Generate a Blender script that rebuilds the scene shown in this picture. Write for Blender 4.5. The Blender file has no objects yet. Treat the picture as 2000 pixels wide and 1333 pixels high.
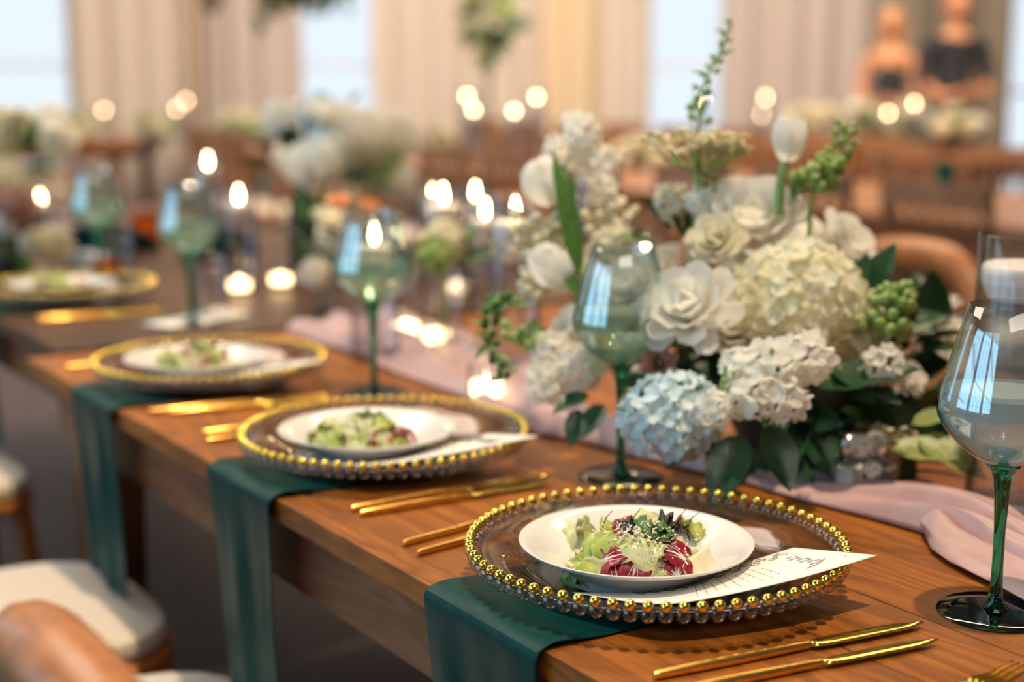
import bpy, bmesh, math, random
from math import pi, sin, cos, radians as R
from mathutils import Vector as Vec, Matrix
from mathutils import noise as mnoise

sc = bpy.context.scene
COL = sc.collection
rnd = random.Random(7)

# ------------------------------------------------------------------ camera, world, light, exposure
CAM_Z, PITCH, FPX = 1.199, 0.1777, 2831.5
cam_d = bpy.data.cameras.new('camera'); cam = bpy.data.objects.new('camera', cam_d); COL.objects.link(cam)
cam.location = (0, 0, CAM_Z); cam.rotation_euler = (pi/2 - PITCH, 0, 0)
cam_d.sensor_width = 36; cam_d.lens = FPX*36/2000; cam_d.clip_start = .05
cam_d.dof.use_dof = True; cam_d.dof.focus_distance = 1.215; cam_d.dof.aperture_fstop = 2.4
sc.camera = cam

w = bpy.data.worlds.new('world'); sc.world = w; w.use_nodes = True
bg = w.node_tree.nodes['Background']; bg.inputs[0].default_value = (1, .95, .9, 1); bg.inputs[1].default_value = .07

def lamp(name, kind, loc, target, power, color, **kw):
    d = bpy.data.lights.new(name, kind); o = bpy.data.objects.new(name, d); COL.objects.link(o)
    o.location = loc; o.rotation_euler = (Vec(target) - Vec(loc)).to_track_quat('-Z', 'Y').to_euler()
    d.energy = power; d.color = color
    for k, v in kw.items(): setattr(d, k, v)
    return o
# warm ceiling spot above the long table, cool daylight from the hall's side windows, then added warm fills with no fixture of their own
lamp('ceiling_spot', 'SPOT', (.56, .98, 5.3), (-.05, 1.5, .76), 900, (1, .78, .54), spot_size=R(48), spot_blend=.45, shadow_soft_size=.075)
lamp('hall_fill', 'AREA', (0, 8.6, 5.2), (0, 12.2, .6), 340, (1, .93, .85), shape='RECTANGLE', size=9, size_y=2.5)  # added fill to brighten the back drapes
lamp('row_fill', 'AREA', (1.2, 5.9, 5.2), (1.6, 9.0, .6), 700, (1, .74, .48), shape='RECTANGLE', size=5, size_y=2)  # added fill to lift the far table rows
lamp('second_table_fill', 'AREA', (-2.6, 4.6, 4.4), (-1.6, 4.6, .8), 150, (1, .86, .70), shape='RECTANGLE', size=3.2, size_y=2.4)  # added fill for the flowers on the second table
lamp('front_fill', 'AREA', (.4, -1.6, 4.6), (0, 1.6, .8), 48, (1, .92, .82), shape='RECTANGLE', size=3, size_y=1.5)  # added soft fill from behind the camera for the flower fronts

sc.view_settings.view_transform = 'Standard'; sc.view_settings.look = 'None'
sc.view_settings.exposure = 0.0; sc.view_settings.gamma = 1.0; sc.view_settings.use_curve_mapping = False
sc.render.engine = 'CYCLES'
cy = sc.cycles
cy.use_denoising = True; cy.use_adaptive_sampling = False
cy.max_bounces = 12; cy.transparent_max_bounces = 24; cy.transmission_bounces = 10; cy.glossy_bounces = 5; cy.diffuse_bounces = 8
cy.sample_clamp_indirect = 4.0; cy.caustics_reflective = False; cy.caustics_refractive = True; cy.blur_glossy = .5

# ------------------------------------------------------------------ frames
U = Vec((-.5527, .8333, 0)); V = Vec((.8333, .5527, 0)); O = Vec((.0275, 1.0698, 0)); RZ = math.atan2(.5527, .8333)
TZ = .76
def T(u, v, z=TZ): return O + U*u + V*v + Vec((0, 0, z))
def ray(px, py):
    a = (px-1000)/FPX; b = (666.5-py)/FPX; c, s = cos(PITCH), sin(PITCH)
    return Vec((a, c + b*s, -s + b*c))
def at(px, py, depth): return Vec((0, 0, CAM_Z)) + ray(px, py)*depth
def on_v(px, py, v0):                 # point of the vertical plane v = v0 along the table rows
    r = ray(px, py); t = (O.dot(V) + v0)/(r.x*V.x + r.y*V.y)
    return Vec((0, 0, CAM_Z)) + r*t

# ------------------------------------------------------------------ materials
MATS = {}
def newmat(name):
    m = bpy.data.materials.new(name); m.use_nodes = True; nt = m.node_tree
    return m, nt, nt.nodes, nt.links, nt.nodes['Principled BSDF']
def mat(name, c1, c2=None, rough=.5, metal=0, scale=20, stretch=(1, 1, 1), bump=0, bscale=None, spec=.5, sheen=0, sub=0, coat=0, trans=0, detail=4):
    m, nt, N, L, B = newmat(name)
    B.inputs['Roughness'].default_value = rough; B.inputs['Metallic'].default_value = metal
    B.inputs['Specular IOR Level'].default_value = spec; B.inputs['Sheen Weight'].default_value = sheen
    B.inputs['Coat Weight'].default_value = coat; B.inputs['Coat Roughness'].default_value = .25
    tc = N.new('ShaderNodeTexCoord'); mp = N.new('ShaderNodeMapping'); mp.inputs['Scale'].default_value = stretch
    L.new(tc.outputs['Object'], mp.inputs['Vector'])
    nz = N.new('ShaderNodeTexNoise'); nz.inputs['Scale'].default_value = scale; nz.inputs['Detail'].default_value = detail
    L.new(mp.outputs[0], nz.inputs['Vector'])
    rp = N.new('ShaderNodeValToRGB'); rp.color_ramp.elements[0].position = .35; rp.color_ramp.elements[1].position = .65
    rp.color_ramp.elements[0].color = (*c1, 1); rp.color_ramp.elements[1].color = (*(c2 or c1), 1)
    L.new(nz.outputs['Fac'], rp.inputs['Fac']); L.new(rp.outputs[0], B.inputs['Base Color'])
    if bump:
        n2 = N.new('ShaderNodeTexNoise'); n2.inputs['Scale'].default_value = bscale or scale*2; L.new(mp.outputs[0], n2.inputs['Vector'])
        bp = N.new('ShaderNodeBump'); bp.inputs['Strength'].default_value = bump; bp.inputs['Distance'].default_value = .002
        L.new(n2.outputs['Fac'], bp.inputs['Height']); L.new(bp.outputs[0], B.inputs['Normal'])
    if trans:                          # thin leaf or petal: part of the light passes through
        out = N['Material Output']; tr = N.new('ShaderNodeBsdfTranslucent'); mx = N.new('ShaderNodeMixShader')
        L.new(rp.outputs[0], tr.inputs['Color']); mx.inputs[0].default_value = trans
        L.new(B.outputs[0], mx.inputs[1]); L.new(tr.outputs[0], mx.inputs[2]); L.new(mx.outputs[0], out.inputs['Surface'])
    MATS[name] = m
    return m
def wood(name, ca, cb, cdark, rough=.38, axis=1, coat=.25):
    m, nt, N, L, B = newmat(name)
    tc = N.new('ShaderNodeTexCoord'); mp = N.new('ShaderNodeMapping'); oi = N.new('ShaderNodeObjectInfo')
    mp.inputs['Scale'].default_value = tuple(1.1 if i == axis else 9 for i in range(3))
    ad = N.new('ShaderNodeVectorMath'); ad.operation = 'ADD'; sc_ = N.new('ShaderNodeVectorMath'); sc_.operation = 'SCALE'
    sc_.inputs[0].default_value = (7, 3, 11); L.new(oi.outputs['Random'], sc_.inputs['Scale'])
    L.new(tc.outputs['Object'], ad.inputs[0]); L.new(sc_.outputs[0], ad.inputs[1]); L.new(ad.outputs[0], mp.inputs['Vector'])
    n1 = N.new('ShaderNodeTexNoise'); n1.inputs['Scale'].default_value = 2.2; n1.inputs['Detail'].default_value = 3; n1.inputs['Distortion'].default_value = 1.4
    L.new(mp.outputs[0], n1.inputs['Vector'])
    mu = N.new('ShaderNodeMath'); mu.operation = 'MULTIPLY'; mu.inputs[1].default_value = 9; L.new(n1.outputs['Fac'], mu.inputs[0])
    pp = N.new('ShaderNodeMath'); pp.operation = 'PINGPONG'; pp.inputs[1].default_value = 1; L.new(mu.outputs[0], pp.inputs[0])
    n2 = N.new('ShaderNodeTexNoise'); n2.inputs['Scale'].default_value = 40; n2.inputs['Detail'].default_value = 5; L.new(mp.outputs[0], n2.inputs['Vector'])
    av = N.new('ShaderNodeMath'); av.operation = 'MULTIPLY_ADD'; av.inputs[1].default_value = .6; L.new(pp.outputs[0], av.inputs[0])
    h = N.new('ShaderNodeMath'); h.operation = 'MULTIPLY'; h.inputs[1].default_value = .4; L.new(n2.outputs['Fac'], h.inputs[0]); L.new(h.outputs[0], av.inputs[2])
    rp = N.new('ShaderNodeValToRGB'); e = rp.color_ramp.elements
    e[0].position = .12; e[0].color = (*cb, 1); e[1].position = .8; e[1].color = (*ca, 1)
    L.new(av.outputs[0], rp.inputs['Fac'])
    n3 = N.new('ShaderNodeTexNoise'); n3.inputs['Scale'].default_value = 5; n3.inputs['Detail'].default_value = 2; L.new(tc.outputs['Object'], n3.inputs['Vector'])
    r3 = N.new('ShaderNodeValToRGB'); r3.color_ramp.elements[0].position = .3; r3.color_ramp.elements[1].position = .62
    r3.color_ramp.elements[0].color = (*cdark, 1); r3.color_ramp.elements[1].color = (1, 1, 1, 1); L.new(n3.outputs['Fac'], r3.inputs['Fac'])
    mx = N.new('ShaderNodeMix'); mx.data_type = 'RGBA'; mx.blend_type = 'MULTIPLY'; mx.inputs['Factor'].default_value = .55
    L.new(rp.outputs[0], mx.inputs['A']); L.new(r3.outputs[0], mx.inputs['B']); L.new(mx.outputs['Result'], B.inputs['Base Color'])
    B.inputs['Specular IOR Level'].default_value = .36
    B.inputs['Roughness'].default_value = rough; B.inputs['Coat Weight'].default_value = coat; B.inputs['Coat Roughness'].default_value = .3
    bp = N.new('ShaderNodeBump'); bp.inputs['Strength'].default_value = .12; bp.inputs['Distance'].default_value = .001
    L.new(av.outputs[0], bp.inputs['Height']); L.new(bp.outputs[0], B.inputs['Normal'])
    MATS[name] = m
    return m
def thin_glass(name, face, edge, gloss=.06, rough=.02):
    m, nt, N, L, B = newmat(name); N.remove(B); out = N['Material Output']
    lw = N.new('ShaderNodeLayerWeight'); lw.inputs[0].default_value = .5
    rp = N.new('ShaderNodeValToRGB'); rp.color_ramp.elements[0].color = (*face, 1); rp.color_ramp.elements[1].color = (*edge, 1)
    rp.color_ramp.elements[0].position = .35; rp.color_ramp.elements[1].position = .97
    L.new(lw.outputs['Facing'], rp.inputs['Fac'])
    tr = N.new('ShaderNodeBsdfTransparent'); L.new(rp.outputs[0], tr.inputs['Color'])
    gl = N.new('ShaderNodeBsdfGlossy'); gl.inputs['Roughness'].default_value = rough
    pw = N.new('ShaderNodeMath'); pw.operation = 'POWER'; pw.inputs[1].default_value = 4; L.new(lw.outputs['Facing'], pw.inputs[0])
    ma = N.new('ShaderNodeMath'); ma.operation = 'MULTIPLY_ADD'; ma.inputs[1].default_value = .55; ma.inputs[2].default_value = gloss
    L.new(pw.outputs[0], ma.inputs[0])
    mx = N.new('ShaderNodeMixShader'); L.new(ma.outputs[0], mx.inputs[0]); L.new(tr.outputs[0], mx.inputs[1]); L.new(gl.outputs[0], mx.inputs[2])
    L.new(mx.outputs[0], out.inputs['Surface']); MATS[name] = m
    return m
def solid_glass(name, col, ior=1.45, rough=0, fog=0, fogcol=(1, 1, 1)):
    m, nt, N, L, B = newmat(name)
    B.inputs['Base Color'].default_value = (*col, 1); B.inputs['Transmission Weight'].default_value = 1
    B.inputs['IOR'].default_value = ior; B.inputs['Roughness'].default_value = rough
    nz = N.new('ShaderNodeTexNoise'); nz.inputs['Scale'].default_value = 30
    mr = N.new('ShaderNodeMapRange'); mr.inputs['To Min'].default_value = rough; mr.inputs['To Max'].default_value = rough+.03
    L.new(nz.outputs['Fac'], mr.inputs['Value']); L.new(mr.outputs[0], B.inputs['Roughness'])
    if fog:
        out = N['Material Output']; df = N.new('ShaderNodeBsdfTranslucent'); d2 = N.new('ShaderNodeBsdfDiffuse'); m1 = N.new('ShaderNodeMixShader'); m2 = N.new('ShaderNodeMixShader')
        df.inputs['Color'].default_value = (*fogcol, 1); d2.inputs['Color'].default_value = (*fogcol, 1)
        L.new(df.outputs[0], m1.inputs[1]); L.new(d2.outputs[0], m1.inputs[2]); m2.inputs[0].default_value = fog
        tp = N.new('ShaderNodeBsdfTransparent'); tp.inputs['Color'].default_value = (*col, 1); m3 = N.new('ShaderNodeMixShader'); m3.inputs[0].default_value = .5
        L.new(B.outputs[0], m3.inputs[1]); L.new(tp.outputs[0], m3.inputs[2])
        L.new(m3.outputs[0], m2.inputs[1]); L.new(m1.outputs[0], m2.inputs[2]); L.new(m2.outputs[0], out.inputs['Surface'])
    MATS[name] = m
    return m
def emit(name, col, s):
    m, nt, N, L, B = newmat(name); N.remove(B); e = N.new('ShaderNodeEmission')
    e.inputs[0].default_value = (*col, 1); e.inputs[1].default_value = s; L.new(e.outputs[0], N['Material Output'].inputs['Surface']); MATS[name] = m
    return m

TABLE_WOOD = wood('table_wood', (.38, .122, .012), (.19, .054, .005), (.42, .36, .34), coat=0, rough=.46)
SHADE_WOOD = wood('shaded_table_wood', (.10, .046, .020), (.055, .024, .010), (.5, .45, .4), coat=0)  # table wood darkened: shade over the second table put into its colour
APRON_WOOD = wood('apron_wood', (.22, .09, .035), (.12, .045, .018), (.5, .45, .45), rough=.5, coat=0)
CHAIR_WOOD = wood('chair_wood', (.46, .17, .04), (.30, .10, .022), (.6, .55, .5), rough=.35, axis=2)
DARK_WOOD = wood('dark_chair_wood', (.34, .155, .07), (.20, .09, .04), (.6, .55, .5), rough=.4, axis=2)
CUSHION = mat('ivory_cushion', (.62, .53, .42), (.68, .58, .46), .8, scale=60, bump=.2, sheen=.3)
PORCELAIN = mat('porcelain', (.70, .685, .66), (.72, .705, .68), .12, scale=3, coat=.5)
GOLD = mat('gold', (1, .66, .10), (1, .72, .16), .12, 1, scale=12)
GOLD_SATIN = mat('satin_gold', (.86, .45, .08), (.95, .55, .14), .24, 1, scale=40, stretch=(1, 8, 1))
CLEAR = thin_glass('clear_glass', (.97, .975, .98), (.60, .63, .65), .05)
CHARGER_GLASS = thin_glass('charger_glass', (.87, .86, .85), (.62, .58, .58), .055, .04)
BEAD_GLASS = thin_glass('bead_glass', (.95, .94, .94), (.66, .62, .63), .12)
WINE_GLASS = thin_glass('wine_glass_bowl', (.965, .99, .99), (.24, .56, .58), .17)
STEM_GLASS = solid_glass('green_stem_glass', (.02, .30, .16), 1.48)
FOOT_GLASS = thin_glass('green_foot_glass', (.22, .36, .27), (.04, .11, .07), .12)
WATER_FOGGY = solid_glass('chilled_wine', (.92, .98, .98), 1.33, .05, .50, (.78, .94, 1))
WATER_TEAL = solid_glass('pale_wine', (.60, .90, .78), 1.33, .0, .30, (.88, .94, .72))
WATER = thin_glass('vase_water', (.93, .93, .95), (.8, .8, .86), .05)
SATIN = mat('green_satin', (.001, .036, .034), (.002, .048, .043), .42, scale=120, spec=.10, sheen=0, bump=.05, bscale=900)
RUNNER = mat('pink_chiffon', (.56, .34, .32), (.62, .40, .38), .42, scale=25, sheen=.4, bump=.1, bscale=400, trans=.15)
PAPER = mat('card_paper', (.78, .74, .69), (.80, .77, .72), .7, scale=80)
GREYINK = mat('light_grey_ink', (.30, .29, .28), (.38, .36, .35), .9)
INK = mat('grey_ink', (.09, .085, .085), (.13, .12, .12), .9)
WAX = mat('white_wax', (.90, .84, .76), (.92, .87, .80), .45, scale=8, trans=.3)
FLAME = emit('flame', (1, .70, .36), 70)
FLAME_FAR = emit('far_flame', (1, .62, .34), 46)
GLOW = emit('tealight_glow', (1, .66, .34), 7)  # flame light in the tealight wax, put in as emission
PETAL = mat('white_petal', (.91, .89, .82), (.94, .93, .88), .55, scale=30, trans=.58)
CREAM = mat('cream_petal', (.84, .79, .60), (.89, .86, .74), .55, scale=60, trans=.58)
HYDR = mat('hydrangea_petal', (.88, .85, .64), (.92, .90, .78), .6, scale=14, trans=.5)
HYDB = mat('pale_blue_hydrangea_petal', (.60, .74, .76), (.76, .84, .84), .6, scale=14, trans=.25)
LACE = mat('lace_flower', (.72, .66, .42), (.84, .80, .62), .6, scale=60, trans=.2)
MAUVE = mat('mauve_petal', (.46, .22, .17), (.60, .33, .27), .55, scale=40, trans=.2)
PEACH = mat('peach_petal', (.86, .42, .20), (.92, .55, .33), .55, scale=40, trans=.25)
LEAFD = mat('dark_leaf', (.012, .045, .018), (.025, .085, .03), .32, scale=25, trans=.12)
LEAFM = mat('mid_leaf', (.06, .16, .025), (.10, .24, .045), .4, scale=25, trans=.25)
LEAFY = mat('variegated_leaf', (.16, .24, .05), (.42, .44, .16), .4, scale=18, trans=.25)
BUDG = mat('green_bud', (.20, .34, .06), (.42, .54, .20), .5, scale=90, trans=.2)
STEMG = mat('stem_green', (.20, .34, .07), (.32, .46, .14), .5, scale=40)
LETT = mat('lettuce', (.34, .46, .045), (.58, .64, .15), .35, scale=45, trans=.3, bump=.5, bscale=140, coat=.3)
LETTP = mat('pale_lettuce', (.60, .64, .28), (.78, .78, .50), .35, scale=45, trans=.3, bump=.5, bscale=140, coat=.3)
ENDIVE = mat('endive', (.72, .66, .42), (.86, .82, .64), .4, scale=40, trans=.25, bump=.3, bscale=120)
CHEESE = mat('shaved_cheese', (.76, .66, .44), (.86, .80, .62), .5, scale=70, bump=.3)
CRUMB = mat('grated_cheese', (.86, .78, .62), (.92, .88, .78), .7, scale=200)
RADI = mat('radicchio', (.20, .006, .016), (.42, .02, .04), .28, scale=60, trans=.15, coat=.4)
RADW = mat('radicchio_vein', (.85, .76, .68), (.88, .82, .76), .4, scale=60, stretch=(4, 1, 1))
HERB = mat('herb_leaf', (.05, .14, .03), (.10, .24, .06), .45, scale=70, trans=.2)
HERBD = mat('purple_micro_leaf', (.03, .05, .03), (.07, .05, .05), .45, scale=70)
CHROME = mat('chrome', (.8, .8, .82), (.85, .85, .87), .12, 1, scale=5)
SALT = mat('salt', (.85, .84, .85), (.9, .9, .9), .9, scale=300, bump=.5)
PEPPER = mat('pepper', (.06, .05, .05), (.3, .27, .25), .9, scale=400, bump=.5)
FLOORM = mat('floor_planks', (.035, .022, .024), (.055, .036, .034), .5, scale=6, stretch=(6, 1, 1))
WALLM = mat('plaster', (.62, .52, .43), (.66, .56, .47), .9, scale=3)
DRAPE = mat('sheer_drape', (.84, .74, .65), (.88, .79, .71), .9, scale=4, stretch=(6, 6, .3), trans=.3)
DRAPED = mat('taupe_drape', (.20, .165, .125), (.25, .205, .16), .9, scale=4, stretch=(6, 6, .3))
FRAME = mat('window_frame', (.7, .7, .7), (.75, .75, .75), .5)
PANE = emit('daylight_pane', (.80, .90, 1), 1.05)
PANE_S = emit('side_daylight_pane', (.36, .72, 1), 4.2)
SKIN = mat('skin', (.52, .22, .10), (.58, .26, .13), .5, scale=10)
HAIRB = mat('blond_hair', (.50, .26, .10), (.64, .36, .16), .6, scale=80, stretch=(1, 1, .2))
HAIRD = mat('auburn_hair', (.24, .10, .06), (.30, .13, .08), .6, scale=80)
BLACKC = mat('black_cloth', (.012, .012, .016), (.02, .02, .026), .8, scale=30)
EYE = mat('eye', (.05, .03, .02), (.08, .05, .03), .2)
LIP = mat('lip', (.5, .16, .13), (.55, .2, .16), .5)
DARKMETAL = mat('dark_metal', (.12, .10, .09), (.16, .14, .12), .4, .6)
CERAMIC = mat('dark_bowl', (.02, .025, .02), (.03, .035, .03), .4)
AMBER = thin_glass('amber_glass', (.95, .55, .12), (.6, .25, .03), .05)
FROST = solid_glass('frosted_glass', (.92, .93, .96), 1.3, .3, .55, (.84, .84, .88))
BLUEW = mat('pale_linen', (.55, .62, .72), (.62, .68, .76), .8, scale=60)

# ------------------------------------------------------------------ mesh helpers
class MB:
    def __init__(s): s.v = []; s.f = []
    def add(s, vs, fs):
        n = len(s.v); s.v += [tuple(x) for x in vs]; s.f += [tuple(i+n for i in f) for f in fs]; return s
    def box(s, x0, x1, y0, y1, z0, z1):
        return s.add([(x, y, z) for z in (z0, z1) for y in (y0, y1) for x in (x0, x1)],
                     [(0, 2, 3, 1), (4, 5, 7, 6), (0, 1, 5, 4), (2, 6, 7, 3), (0, 4, 6, 2), (1, 3, 7, 5)])
    def lathe(s, prof, n=32, c=(0, 0, 0), axis=None):
        vs, fs = [], []
        for r, z in prof:
            for k in range(n):
                a = 2*pi*k/n; vs.append((c[0]+r*cos(a), c[1]+r*sin(a), c[2]+z))
        m = len(prof)
        for i in range(m-1):
            for k in range(n):
                a, b = i*n+k, i*n+(k+1) % n; fs.append((a, b, b+n, a+n))
        if prof[0][0] > 1e-6: fs.append(tuple(reversed(range(n))))
        if prof[-1][0] > 1e-6: fs.append(tuple(range((m-1)*n, m*n)))
        return s.add(vs, fs)
    def tube(s, pts, rad, n=8, cap=True, squash=1.0):
        pts = [Vec(p) for p in pts]; m = len(pts)
        rad = rad if isinstance(rad, (list, tuple)) else [rad]*m
        vs, fs = [], []; ref = Vec((0, 0, 1))
        for i, p in enumerate(pts):
            d = (pts[min(i+1, m-1)] - pts[max(i-1, 0)]).normalized()
            if abs(d.dot(ref)) > .95: ref = Vec((1, 0, 0)) if abs(d.x) < .9 else Vec((0, 1, 0))
            x = d.cross(ref).normalized(); y = x.cross(d).normalized(); ref = y
            for k in range(n):
                a = 2*pi*k/n; vs.append(p + x*(rad[i]*cos(a)) + y*(rad[i]*sin(a)*squash))
        for i in range(m-1):
            for k in range(n):
                a, b = i*n+k, i*n+(k+1) % n; fs.append((a, b, b+n, a+n))
        if cap: fs.append(tuple(reversed(range(n)))); fs.append(tuple(range((m-1)*n, m*n)))
        return s.add(vs, fs)
    def ball(s, c, r, n=8, m=6, sz=1.0):
        pr = [(max(r*sin(pi*i/m), 0), -r*sz*cos(pi*i/m)) for i in range(m+1)]
        pr[0] = (0, -r*sz); pr[-1] = (0, r*sz)
        return s.lathe(pr, n, c)
    def grid(s, fn, nu, nv):
        vs = [fn(i/nu, j/nv) for j in range(nv+1) for i in range(nu+1)]
        fs = [(j*(nu+1)+i, j*(nu+1)+i+1, (j+1)*(nu+1)+i+1, (j+1)*(nu+1)+i) for j in range(nv) for i in range(nu)]
        return s.add(vs, fs)
    def xf(s, mtx, other):
        return s.add([mtx @ Vec(p) for p in other.v], other.f)
    def mesh(s, name, m, smooth=True, angle=40):
        me = bpy.data.meshes.new(name); me.from_pydata(s.v, [], s.f)
        b = bmesh.new(); b.from_mesh(me); bmesh.ops.remove_doubles(b, verts=b.verts, dist=1e-6); b.to_mesh(me); b.free()
        me.materials.append(m)
        if smooth:
            me.polygons.foreach_set('use_smooth', [True]*len(me.polygons)); me.set_sharp_from_angle(angle=R(angle))
        me.update(); return me
    def build(s, name, m, parent=None, smooth=True, angle=40, loc=None, mtx=None):
        return place(name, s.mesh(name, m, smooth, angle), parent, loc, mtx)
def place(name, me, parent=None, loc=None, mtx=None):
    o = bpy.data.objects.new(name, me); COL.objects.link(o)
    if parent: o.parent = parent
    if loc is not None: o.location = loc
    if mtx is not None: o.matrix_local = mtx
    return o
def tag(o, label, cat, group=None):
    o['label'] = label; o['category'] = cat
    if group: o['group'] = group
    return o
def thing(name, label, cat, loc=(0, 0, 0), rz=0, group=None):
    o = bpy.data.objects.new(name, None); COL.objects.link(o); o.location = loc; o.rotation_euler = (0, 0, rz); o.empty_display_size = .05
    return tag(o, label, cat, group)
def struct(o): o['kind'] = 'structure'; return o
def kids(o): return [c for c in CH.get(o.name, [])]
def index_children():
    CH.clear()
    for o in bpy.data.objects:
        if o.parent: CH.setdefault(o.parent.name, []).append(o)
CH = {}
def dup(o, loc, rz, label, group=None, scale=None):
    index_children()
    def cp(s, par):
        c = s.copy(); COL.objects.link(c)
        if par: c.parent = par
        for k in list(CH.get(s.name, [])): cp(k, c)
        return c
    r = cp(o, None); r.location = loc; r.rotation_euler = (0, 0, rz); r['label'] = label
    if scale: r.scale = (scale,)*3
    if group: r['group'] = group
    elif 'group' in r: del r['group']
    return r
def bevel(o, wd, seg=2):
    md = o.modifiers.new('bevel', 'BEVEL'); md.width = wd; md.segments = seg; md.limit_method = 'ANGLE'; return o
def solid(o, t, off=0): 
    md = o.modifiers.new('solidify', 'SOLIDIFY'); md.thickness = t; md.offset = off; return o
def basis(n, up=(0, 0, 1), roll=0):   # matrix whose z is n
    n = Vec(n).normalized(); x = Vec(up).cross(n)
    if x.length < 1e-3: x = Vec((1, 0, 0))
    x.normalize(); y = n.cross(x); m = Matrix((x, y, n)).transposed()
    return m @ Matrix.Rotation(roll, 3, 'Z')
def M4(rot, loc, s=1.0): return Matrix.Translation(loc) @ rot.to_4x4() @ Matrix.Scale(s, 4)

# ------------------------------------------------------------------ the hall
WALL_Y = 14.2
struct(MB().box(-5.5, 8, -5, WALL_Y+.3, -.1, 0).build('floor', FLOORM, smooth=False))
panes = [(-5.2, -4.22), (-2.2, -1.28), (1.28, 2.06), (4.45, 5.6)]
xs = [-5.5] + [x for p in panes for x in p] + [8]
wb = MB()
for i in range(0, len(xs), 2): wb.box(xs[i], xs[i+1], WALL_Y, WALL_Y+.2, 0, 5.4)
for a, b in panes: wb.box(a, b, WALL_Y, WALL_Y+.2, 0, .02 if a > 4 else .35); wb.box(a, b, WALL_Y, WALL_Y+.2, 4.3, 5.4)
struct(wb.build('wall_back', WALLM, smooth=False))
def window(n, ax, a, b, c, d, mat_, mull):
    # axis 'x': wall faces -y at y=c ; axis 'y': wall faces +x at x=c
    def bx(u0, u1, z0, z1, t0, t1, m):
        return m.box(u0, u1, c+t0, c+t1, z0, z1) if ax == 'x' else m.box(c-t1, c-t0, u0, u1, z0, z1)
    fr = MB(); z0, z1 = d
    for z in (z0, z1-.06): bx(a, b, z, z+.06, -.02, .08, fr)
    for u in (a, b-.06): bx(u, u+.06, z0, z1, -.02, .08, fr)
    f = struct(fr.build('window_%d' % n, FRAME, smooth=False))
    mu = MB()
    for k in range(1, mull+1): 
        u = a+(b-a)*k/(mull+1); bx(u-.025, u+.025, z0, z1, 0, .06, mu)
    for k in range(1, 4): 
        z = z0+(z1-z0)*k/4; bx(a, b, z-.02, z+.02, 0, .06, mu)
    mu.build('glazing_bar', FRAME, f, smooth=False)
    bx(a+.02, b-.02, z0+.02, z1-.02, .05, .06, MB()).build('pane', mat_, f, smooth=False)
for i, (a, b) in enumerate(panes): window(i+1, 'x', a, b, WALL_Y+.02, (.02 if i == 3 else .35, 4.3), PANE, 0)
# side wall with tall windows beyond the left edge of the picture
LX = -5.3; wl = MB(); ys = [-5, -4.3, -2.1, -1.7, .5, .9, 3.1, 5.6, 6.6, WALL_Y+.2]
for i in range(0, len(ys), 2): wl.box(LX-.2, LX, ys[i], ys[i+1], 0, 5.4)
for i in range(1, len(ys)-1, 2): wl.box(LX-.2, LX, ys[i], ys[i+1], 0, .5); wl.box(LX-.2, LX, ys[i], ys[i+1], 4.2, 5.4)
struct(wl.build('wall_left', WALLM, smooth=False))
for k, i in enumerate(range(1, len(ys)-1, 2)): window(5+k, 'y', ys[i], ys[i+1], LX-.02, (.5, 4.2), PANE_S, 2)

def drape(x0, x1, y, label, mat_=DRAPE, z1=5.2, seed=0, amp=.045, z0=.02):
    r = random.Random(seed); ph = [r.uniform(0, 6) for _ in range(4)]; n = max(24, int((x1-x0)*26))
    def fn(a, b):
        x = x0+(x1-x0)*a; t = x*17
        return (x + .03*sin(t*.5+ph[0])*(1-b), y + amp*sin(t+ph[1]+.6*sin(x*3+ph[2])) + .02*sin(x*41+ph[3]), z0+(z1-z0)*b)
    o = MB().grid(fn, n, 6).build('drape', mat_); solid(o, .004)
    return tag(o, label, 'drape')
drape(-4.15, -3.05, 13.95, 'pale sheer drape right of the leftmost bright window', seed=1)
drape(-3.08, -2.92, 13.8, 'narrow tan drape edge between the two left windows', DRAPED, seed=11, amp=.02).data.materials[0] = mat('tan_drape', (.50, .38, .28), (.56, .43, .32), .9, scale=4, stretch=(6, 6, .3))
drape(-2.9, -2.0, 13.95, 'pinkish grey sheer drape left of the second bright window', mat('mauve_drape', (.70, .60, .55), (.75, .65, .60), .9, scale=4, stretch=(6, 6, .3), trans=.25), seed=2)
drape(-1.33, .35, 13.95, 'wide cream drape between the second window and the middle of the hall', seed=3)
drape(.3, .8, 13.85, 'yellowish cream drape lit behind the tall green topiary', mat('yellow_drape', (.88, .73, .50), (.92, .78, .57), .9, scale=4, stretch=(6, 6, .3), trans=.3), seed=4)
drape(.76, 1.3, 13.95, 'cream drape on the left side of the third bright window', seed=5)
drape(2.04, 3.75, 13.95, 'mauve grey sheer drape behind the tall flower stalk', MATS['mauve_drape'], seed=6)
drape(3.3, 4.33, 12.9, 'heavy taupe drape beside the rightmost window', DRAPED, seed=7, amp=.06)

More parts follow.
